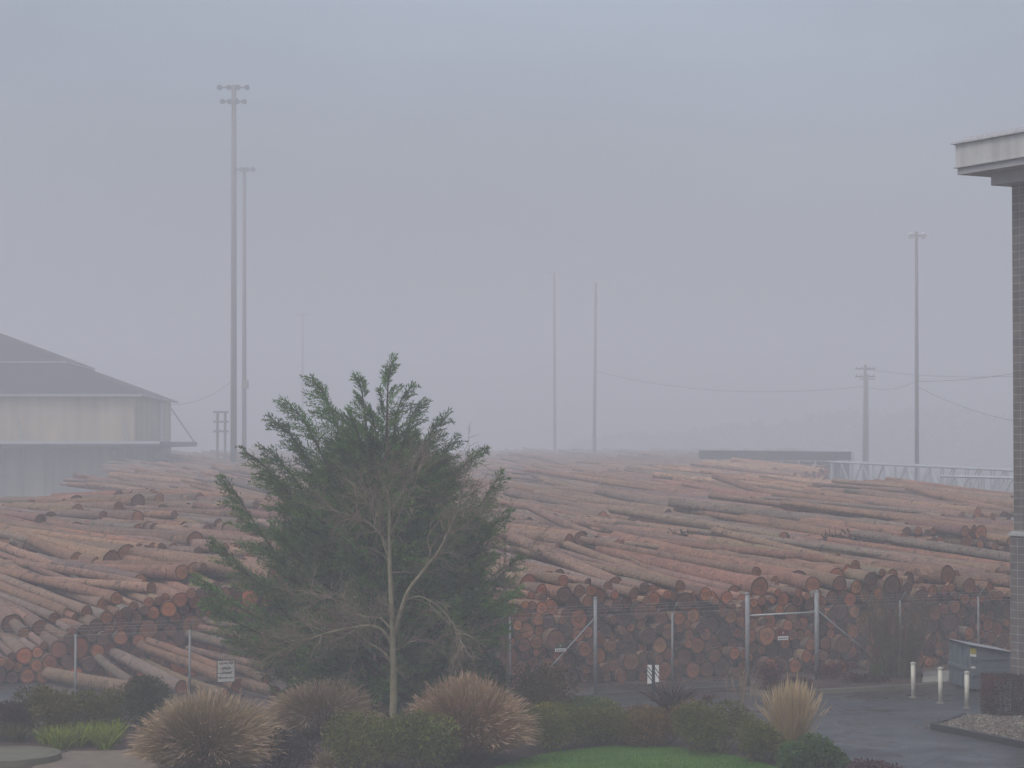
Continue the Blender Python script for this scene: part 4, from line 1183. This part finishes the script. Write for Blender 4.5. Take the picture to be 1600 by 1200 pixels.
# ------------------------------------------------------------------ ornamental grasses
def strip(mb, pts, ws, cs):
    n = len(pts); side = (pts[-1] - pts[0]).cross(Vector((rng.gauss(0, 1), rng.gauss(0, 1), rng.gauss(0, .6))))
    if side.length < 1e-5: return
    side.normalize()
    vs, cc = [], []
    for p, w, c in zip(pts, ws, cs):
        vs += [p - side * w * .5, p + side * w * .5]; cc += [c, c]
    mb.add(vs, [(2 * i, 2 * i + 1, 2 * i + 3, 2 * i + 2) for i in range(n - 1)], cc)
def dome_grass(px, base_py, Rx, Hh, n, label, seed, green=.35, name='grass_clump', tips=((.31, .205, .115), (.43, .31, .185)), spread=78, lowcol=(.13, .15, .022)):
    r = random.Random(seed); c = G(px, base_py)
    root = empty(name, c, label, 'ornamental grass', 'round clumps of ornamental grass')
    ml, mp = MB(), MB()
    for i in range(n):
        az = r.uniform(0, 2 * PI); th = R(spread) * math.sqrt(r.random()) if r.random() < .8 else R(spread) * r.random()
        k = r.uniform(.74, .97) if r.random() < .75 else r.uniform(.45, .8)
        k *= 1 + .05 * math.sin(3 * az + seed) + .04 * math.sin(7 * az + 4 * th + seed)
        e = c + Vector((math.cos(az) * math.sin(th) * Rx * k, math.sin(az) * math.sin(th) * Rx * k, Hh * (math.cos(th) ** .8) * k))
        e += Vector((r.gauss(0, .09), r.gauss(0, .09), r.gauss(0, .06)))
        e.z = max(e.z, .06)
        b = c + Vector((math.cos(az + r.gauss(0, .3)), math.sin(az + r.gauss(0, .3)), 0)) * r.uniform(0, .18) * Rx
        dr = r.uniform(.05, .24)
        m = b.lerp(e, .55) + UP * (dr * Hh * (.35 + math.sin(th))) + Vector((r.gauss(0, .05), r.gauss(0, .05), 0))
        pts = [bez(b, m, e, t) for t in (0, .35, .7, 1)]
        gcol = jit(lerp3(lowcol, (.13, .10, .045), r.random() * (1 - green)), .25, r)
        tcol = jit(lerp3(tips[0], tips[1], r.random()), .2, r)
        if r.random() < .12: tcol = lerp3(tcol, gcol, .7)
        strip(ml, pts, (.010, .011, .009, .003), (gcol, lerp3(gcol, tcol, .30), lerp3(gcol, tcol, .72), tcol))
        if r.random() < .24 and k > .78:
            d = (pts[-1] - pts[-2]).normalized()
            pe = e + d * r.uniform(.03, .15) - UP * .035 + Vector((r.gauss(0, .03), r.gauss(0, .03), 0))
            strip(mp, [e - d * .16, e - d * .03, pe], (.006, .019, .004), (tcol, lerp3(tcol, (.50, .38, .27), .5), jit((.50, .38, .27), .15, r)))
    part(ml, 'blades', M['blade'], root); part(mp, 'seed_heads', M['blade'], root)
    return root
dome_grass(322, 1213, 1.95, 1.95, 17000, 'largest pinkish tan grass mound nearest the round slab', 1, .6, lowcol=(.145, .17, .024))
dome_grass(505, 1150, 1.75, 1.5, 12000, 'pinkish tan grass mound in the middle, behind and left of bare trunk', 2, .5)
dome_grass(730, 1193, 1.75, 2.12, 17000, 'reddish tan grass mound right of the bare tree trunk', 3, .25, tips=((.33, .18, .105), (.44, .275, .165)))
dome_grass(507, 1212, .30, .62, 500, 'tiny tan grass tuft between the two left mounds at frame bottom', 4, .1, tips=((.26, .18, .10), (.32, .23, .14)))
# tall upright feather grass
c = G(1236, 1172); fg = empty('feather_grass', c, 'tall upright straw-coloured feather grass at the edge of the lot', 'ornamental grass'); r = random.Random(6)
ml, mp = MB(), MB()
for i in range(900):
    az = r.uniform(0, 2 * PI); b = c + Vector((math.cos(az), math.sin(az), 0)) * r.uniform(0, .32)
    sp_ = abs(r.gauss(0, .22)) if r.random() < .85 else r.uniform(.3, .75)
    h = r.uniform(1.0, 1.62) if r.random() < .8 else r.uniform(.5, 1.0)
    if r.random() < .015: h *= 1.12
    e = b + Vector((math.cos(az) * sp_, math.sin(az) * sp_, h - sp_ * .35))
    m = b.lerp(e, .55) + UP * .12
    cb_, ct = jit((.20, .14, .055), .2, r), jit((.46, .33, .17), .18, r)
    strip(ml, [bez(b, m, e, t) for t in (0, .35, .7, 1)], (.012, .012, .011, .006), (cb_, lerp3(cb_, ct, .5), ct, ct))
    if h > .95:
        d = (e - m).normalized(); strip(mp, [e - d * .22, e - d * .05, e + d * .16], (.008, .022, .004), (ct, jit((.52, .385, .22), .12, r), jit((.56, .43, .26), .12, r)))
part(ml, 'blades', M['blade'], fg); part(mp, 'seed_heads', M['blade'], fg)
# thin airy grass beside it
c = G(1160, 1120); ag = empty('airy_grass', c, 'sparse pale airy grass stems left of the feather grass', 'ornamental grass'); ml = MB()
for i in range(60):
    b = c + Vector((r.gauss(0, .25), r.gauss(0, .2), 0)); e = b + Vector((r.gauss(0, .3), r.gauss(0, .2), r.uniform(.8, 1.5)))
    strip(ml, [bez(b, b.lerp(e, .5) + UP * .1, e, t) for t in (0, .4, .8, 1)], (.006, .006, .014, .004), [jit((.30, .22, .15), .2, r)] * 4)
part(ml, 'blades', M['blade'], ag)

def strap_plant(px, py, n, L, wid, c0_, c1_, label, cat, seed, name, lift=1.0, spread=1.0, parts='leaves', group=None):
    r = random.Random(seed); c = G(px, py); root = empty(name, c, label, cat, group); ml = MB()
    for i in range(n):
        az = r.uniform(0, 2 * PI); l = L * r.uniform(.6, 1.1); out = spread * r.uniform(.15, 1.0)
        b = c + Vector((r.gauss(0, .08), r.gauss(0, .08), 0))
        e = b + Vector((math.cos(az) * out * l, math.sin(az) * out * l, lift * l * math.sqrt(max(.05, 1 - .75 * out * out))))
        m = b.lerp(e, .5) + UP * l * .22 * out
        cl = jit(lerp3(c0_, c1_, r.random()), .2, r)
        strip(ml, [bez(b, m, e, t) for t in (0, .33, .66, 1)], (wid, wid * 1.1, wid * .8, wid * .15), (tuple(x * .8 for x in cl), cl, cl, lerp3(cl, c1_, .5)))
    part(ml, parts, M['blade'], root)
    return root
for i, (px, py, L) in enumerate(((75, 1163, .42), (95, 1170, .48), (118, 1168, .5), (142, 1164, .5), (165, 1171, .52), (178, 1160, .48), (10, 1158, .42), (28, 1160, .4))):
    lab = ['leftmost tuft of the bright strap-leaved row', 'bright green daylily tuft, next to the left end of the row', 'bright yellow-green daylily tuft above the round slab edge', 'bright green daylily tuft in the middle of the row', 'lowest, greenest daylily tuft at the path edge', 'bright green daylily tuft hard against the big grass mound',
           'dull green daylily tuft at the frame edge behind the slab', 'small dull daylily tuft behind the round slab'][i]
    dull = i >= 6
    strap_plant(px, py, 150, L * 1.25, .022, (.12, .18, .014) if not dull else (.08, .085, .03), (.27, .33, .03) if not dull else (.13, .12, .05), lab, 'daylily', 300 + i, 'daylily', 1.0, .95, group='daylilies by the path')
strap_plant(1048, 1112, 130, 1.15, .045, (.035, .02, .02), (.075, .045, .04), 'spiky dark purple flax plant in front of the marker', 'flax plant', 320, 'flax_plant', .75, .95)
strap_plant(1105, 1098, 40, .5, .03, (.07, .03, .025), (.12, .06, .045), 'small reddish spiky tuft beside the dark flax plant', 'flax plant', 321, 'flax_plant', .7, 1)

# ------------------------------------------------------------------ shrubs
def shrub(px, base_py, wpx, top_py, depth_m, n, c0_, c1_, label, seed, name='shrub', leaf=(.05, .09), lobes=9, group=None, cat='shrub', tip=None):
    r = random.Random(seed); c = G(px, base_py); d = c.y
    rx = wpx * d / FPX / 2; hz = max(.2, P(px, top_py, d).z)
    root = empty(name, c, label, cat, group); mf, ms = MB(), MB()
    lobe = []
    for i in range(lobes):
        a = r.uniform(0, 2 * PI); q = math.sqrt(r.random()) * .62
        lx, ly = math.cos(a) * q * rx, math.sin(a) * q * depth_m * .5
        lz = hz * r.uniform(.35, .72) * (1 - .35 * q * q)
        lobe.append((c + Vector((lx, ly, lz)), r.uniform(.38, .55), r.random()))
        ms.tube([c + Vector((lx * .2, ly * .2, 0)), c + Vector((lx * .6, ly * .6, lz * .5)), c + Vector((lx, ly, lz * 1.1))], [.018, .013, .005], 5, (.08, .055, .04))
    for i in range(n):
        lc, q, tn = r.choice(lobe)
        v = Vector((r.gauss(0, 1), r.gauss(0, 1), r.gauss(.25, 1))).normalized() * (r.random() ** .35)
        p = lc + Vector((v.x * q * rx * .95, v.y * q * depth_m * .5, v.z * q * hz * .85))
        p.z = max(.03, min(p.z, hz * 1.06))
        cl = jit(lerp3(c0_, c1_, min(1, max(0, tn * .5 + r.random() * .5))), .25, r)
        if tip and v.z > .3 and r.random() < .3: cl = jit(tip, .2, r)
        leaf_kite(mf, p, v + Vector((r.gauss(0, .7), r.gauss(0, .7), r.gauss(.3, .6))), r.uniform(*leaf), r.uniform(*leaf) * .55, cl, r)
    part(ms, 'stem', M['twig'], root); part(mf, 'foliage', M['leaf'], root)
    return root
OL0, OL1 = (.052, .060, .009), (.165, .165, .024)
BR0, BR1 = (.085, .056, .014), (.19, .115, .03)
HG = 'low shrubs in the bed above the lawn'
shrub(660, 1208, 150, 1120, 2.2, 7000, OL0, (.14, .17, .022), 'dark green shrub under the bare trunk, left of red-tan grass mound', 400, group=HG)
shrub(575, 1206, 160, 1118, 2.4, 7000, OL0, (.155, .165, .024), 'dark olive shrub between the middle grass mound and bare trunk', 401, group=HG)
shrub(450, 1212, 120, 1140, 1.6, 4000, (.03, .022, .016), (.05, .042, .025), 'low brownish shrub at the right foot of the largest mound', 402, group=HG)
shrub(862, 1172, 120, 1102, 1.8, 6000, OL0, OL1, 'dark olive shrub touching the right side of red-tan mound', 403, group=HG)
shrub(948, 1166, 155, 1100, 1.9, 8000, OL0, (.17, .155, .026), 'low olive shrub above the highest part of lawn', 404, group=HG, tip=(.10, .11, .03))
shrub(1035, 1166, 155, 1099, 1.9, 8500, BR0, BR1, 'brown-leaved shrub in front of the dark flax plant', 405, group=HG)
shrub(1125, 1176, 155, 1097, 2.0, 9000, OL0, OL1, 'rounded olive shrub left of the straw-coloured feather grass', 406, group=HG, tip=(.09, .085, .025))
shrub(1180, 1190, 120, 1125, 1.6, 5000, OL0, OL1, 'low olive shrub at the foot of the feather grass', 407, group=HG)
shrub(1268, 1213, 125, 1152, 1.6, 6000, (.026, .06, .013), (.07, .15, .028), 'fresh green leafy shrub at the lot edge below feather grass', 408, leaf=(.06, .11), group=HG)
shrub(1372, 1222, 100, 1186, 1.2, 2600, (.06, .025, .03), (.11, .06, .06), 'low purplish heather at the bottom edge by the lot', 409, name='heather', cat='heather')
shrub(915, 1126, 110, 1090, 1.6, 4500, (.05, .10, .013), (.13, .19, .03), 'pale green low shrub at the foot of the braced post', 410, group=HG)
shrub(845, 1128, 120, 1035, 2.0, 7000, (.046, .044, .014), (.14, .09, .03), 'olive and rust shrub under the slanting brace', 411, leaf=(.05, .1), group=HG)
shrub(772, 1120, 90, 1030, 1.8, 5000, (.036, .058, .013), (.09, .13, .024), 'green shrub between the cypress and the rusty shrub', 412, group=HG)
SL = 'shrubs in the left bed behind the daylilies'
shrub(75, 1150, 115, 1066, 2.0, 7500, (.055, .052, .011), (.16, .14, .026), 'olive shrub at the grey paving, leftmost of the left bed', 420, leaf=(.05, .1), group=SL)
shrub(150, 1142, 110, 1074, 2.0, 6500, (.052, .056, .011), (.155, .15, .024), 'olive shrub under the first fence post behind the daylilies', 421, group=SL)
shrub(222, 1146, 100, 1064, 1.8, 6000, (.03, .036, .011), (.075, .085, .02), 'dark shrub tucked left of the largest grass mound', 422, group=SL)
shrub(20, 1152, 90, 1098, 1.6, 4500, (.04, .022, .022), (.07, .045, .04), 'purplish brown twiggy shrub at the frame edge behind round slab', 423, group=SL)
# reddish plants inside the kerbed bed
RB = 'reddish plants in the kerbed bed by the gate'
shrub(1195, 1086, 70, 1032, 1.0, 2200, (.06, .02, .025), (.12, .05, .05), 'dull red plant at the foot of the left gate post', 430, lobes=6, leaf=(.04, .08), group=RB)
shrub(1292, 1066, 80, 1030, 1.0, 2200, (.06, .02, .025), (.12, .05, .045), 'dull red plant at the foot of the right gate post', 431, lobes=6, leaf=(.04, .08), group=RB)
shrub(1245, 1078, 90, 1058, .9, 1800, (.05, .022, .022), (.09, .045, .038), 'lowest red-brown plant in the middle of the gate opening', 432, lobes=6, leaf=(.04, .08), group=RB)
shrub(1345, 1072, 100, 1050, 1.0, 2200, (.05, .024, .02), (.085, .045, .035), 'red-brown ground plant under the right brace end', 433, lobes=6, leaf=(.04, .08), group=RB)
shrub(1372, 1066, 30, 1036, .6, 700, (.05, .07, .016), (.09, .12, .03), 'small green tuft at the lower end of right brace', 434, lobes=4, leaf=(.04, .08), group=RB)
# clipped dark red hedge beside the wall
c = G(1551, 1126); hd = empty('clipped_hedge', c, 'clipped square dark red-brown hedge on the gravel by block wall', 'hedge'); r = random.Random(50); mf, ms = MB(), MB()
hx1, hh, hy = 2.6, P(1551, 1061, c.y).z, 1.5
for i in range(17000):
    f_ = r.choice((0, 0, 0, 1, 1, 2, 2))
    x, y, z = r.uniform(0, hx1), r.uniform(0, hy), r.uniform(.03, hh)
    e_ = abs(r.gauss(0, .05))
    if f_ == 0: y = e_
    elif f_ == 1: x = e_
    else: z = hh - e_
    if (x < .12 and z > hh - .12) and r.random() < .5: continue
    tn = r.random()
    cl = jit(lerp3((.035, .022, .016), (.085, .045, .034), tn), .3, r)
    if x < .25 and z > hh * .5 and r.random() < .5: cl = jit((.13, .03, .035), .25, r)
    p = c + Vector((x, y, z)) + Vector((r.gauss(0, .02), r.gauss(0, .02), r.gauss(0, .02)))
    leaf_kite(mf, p, Vector((r.gauss(0, 1), r.gauss(-.5, 1), r.gauss(.3, 1))), r.uniform(.03, .065), r.uniform(.02, .04), cl, r)
for i in range(60):
    x, y = r.uniform(.1, hx1), r.uniform(.1, hy); ms.tube([c + Vector((x, y, 0)), c + Vector((x + r.gauss(0, .05), y + r.gauss(0, .05), hh * .9))], [.012, .005], 4, (.07, .045, .035))
part(ms, 'stem', M['twig'], hd); part(mf, 'foliage', M['leaf'], hd)
# tall twiggy shrub behind the kerb
c = G(1403, 1064); tw = empty('twiggy_shrub', c, 'tall nearly leafless twiggy shrub against the fence behind the kerb', 'shrub'); r = random.Random(51); ms, mf = MB(), MB()
for i in range(190):
    az = r.uniform(0, 2 * PI); rr_ = math.sqrt(r.random()); b = c + Vector((math.cos(az) * .55 * rr_, math.sin(az) * .35 * rr_, 0))
    h = r.uniform(1.6, 3.2); e = b + Vector((math.cos(az) * rr_ * .75 + r.gauss(0, .12), math.sin(az) * rr_ * .5, h))
    cl = jit(lerp3((.10, .09, .045), (.15, .11, .075), r.random()), .25, r)
    pts = [bez(b, b.lerp(e, .5) + Vector((r.gauss(0, .1), r.gauss(0, .1), .1)), e, t / 5) for t in range(6)]
    ms.tube(pts, [.010 * (1 - .75 * t / 5) for t in range(6)], 4, cl, cap=False)
    for k in range(7):
        t = r.uniform(.35, 1); j = min(4, int(t * 5)); q = pts[j].lerp(pts[j + 1], t * 5 - j)
        ms.tube([q, q + Vector((r.gauss(0, .12), r.gauss(0, .1), r.uniform(.15, .4)))], [.004, .002], 3, cl, cap=False)
    for k in range(9):
        t = r.uniform(.05, .75); j = min(4, int(t * 5)); q = pts[j].lerp(pts[j + 1], t * 5 - j)
        leaf_kite(mf, q, Vector((r.gauss(0, 1), r.gauss(0, 1), r.gauss(.2, 1))), r.uniform(.04, .09), .035, jit((.085, .095, .03), .3, r), r)
part(ms, 'stem', M['twig'], tw); part(mf, 'foliage', M['leaf'], tw)

# ------------------------------------------------------------------ haze, light, camera
mb = MB(); mb.box((-800, -120, -1), (800, 1100, 54))
hz = mb.build('haze', []); hz['kind'] = 'stuff'; hz['label'] = 'pale grey fog filling the whole yard'; hz['category'] = 'fog'
hm = bpy.data.materials.new('haze'); hm.use_nodes = True
nt = hm.node_tree; nt.nodes.clear()
ou = nt.nodes.new('ShaderNodeOutputMaterial'); pv = nt.nodes.new('ShaderNodeVolumePrincipled')
pv.inputs['Color'].default_value = (.92, .94, .975, 1); pv.inputs['Density'].default_value = .0039; pv.inputs['Anisotropy'].default_value = 0.0
nt.links.new(pv.outputs[0], ou.inputs['Volume'])
hz.data.materials.clear(); hz.data.materials.append(hm)

EL, AZ = 58, -145
w = bpy.data.worlds.new('World'); scene.world = w; w.use_nodes = True
nt = w.node_tree; bg = nt.nodes['Background']
sk = nt.nodes.new('ShaderNodeTexSky'); sk.sky_type = 'NISHITA'; sk.sun_disc = False
sk.sun_elevation = R(EL); sk.sun_rotation = R(AZ); sk.air_density = 1.0; sk.dust_density = 3.6; sk.ozone_density = .9
tcw = nt.nodes.new('ShaderNodeTexCoord'); mpw = nt.nodes.new('ShaderNodeMapping'); mpw.inputs['Scale'].default_value = (1, 1, 2.2)
nzw = nt.nodes.new('ShaderNodeTexNoise'); nzw.inputs['Scale'].default_value = 3.2; nzw.inputs['Detail'].default_value = 5
mrw = nt.nodes.new('ShaderNodeMapRange'); mrw.inputs['From Min'].default_value = .3; mrw.inputs['From Max'].default_value = .7; mrw.inputs['To Min'].default_value = .82; mrw.inputs['To Max'].default_value = 1.18
mxw = nt.nodes.new('ShaderNodeMix'); mxw.data_type = 'RGBA'; mxw.blend_type = 'MULTIPLY'; mxw.inputs['Factor'].default_value = 1
nt.links.new(tcw.outputs['Generated'], mpw.inputs['Vector']); nt.links.new(mpw.outputs['Vector'], nzw.inputs['Vector']); nt.links.new(nzw.outputs['Fac'], mrw.inputs['Value'])
nt.links.new(sk.outputs[0], mxw.inputs['A']); nt.links.new(mrw.outputs['Result'], mxw.inputs['B']); 
sxw = nt.nodes.new('ShaderNodeSeparateXYZ'); mzw = nt.nodes.new('ShaderNodeMapRange')      # overcast: brighter overhead than at the horizon
mzw.inputs['From Min'].default_value = 0; mzw.inputs['From Max'].default_value = .28; mzw.inputs['To Min'].default_value = .75; mzw.inputs['To Max'].default_value = 2.3
myw = nt.nodes.new('ShaderNodeMix'); myw.data_type = 'RGBA'; myw.blend_type = 'MULTIPLY'; myw.inputs['Factor'].default_value = 1
nt.links.new(tcw.outputs['Generated'], sxw.inputs[0]); nt.links.new(sxw.outputs['Z'], mzw.inputs['Value'])
nt.links.new(mxw.outputs['Result'], myw.inputs['A']); nt.links.new(mzw.outputs['Result'], myw.inputs['B']); hsw = nt.nodes.new('ShaderNodeHueSaturation'); hsw.inputs['Saturation'].default_value = .78
nt.links.new(myw.outputs['Result'], hsw.inputs['Color']); nt.links.new(hsw.outputs['Color'], bg.inputs[0]); bg.inputs[1].default_value = .13
sl = bpy.data.lights.new('sun', 'SUN'); sl.energy = .9; sl.angle = R(25); sl.color = (1, .95, .88)
so = bpy.data.objects.new('sun', sl); col.objects.link(so)
# sky rotation is measured clockwise from +Y; the lamp shines from that same direction
dirv = Vector((math.sin(R(AZ)) * math.cos(R(EL)), math.cos(R(AZ)) * math.cos(R(EL)), math.sin(R(EL))))
so.rotation_euler = dirv.to_track_quat('Z', 'Y').to_euler(); so.location = dirv * 40 + Vector((0, 0, 10))

cam = bpy.data.cameras.new('camera'); cam.sensor_width = 36; cam.lens = FPX / 1600 * 36; cam.clip_end = 4000; cam.clip_start = .1
co = bpy.data.objects.new('camera', cam); col.objects.link(co); co.location = (0, 0, H); co.rotation_euler = (R(90) + TH, 0, 0)
scene.camera = co
vs = scene.view_settings; vs.view_transform = 'Standard'; vs.look = 'None'; vs.exposure = -0.78; vs.gamma = 1
scene.render.engine = 'CYCLES'
cy_ = scene.cycles
cy_.max_bounces = 8; cy_.diffuse_bounces = 3; cy_.glossy_bounces = 2; cy_.volume_bounces = 3; cy_.transparent_max_bounces = 8
cy_.use_denoising = True
try: cy_.denoiser = 'OPENIMAGEDENOISE'
except Exception: pass
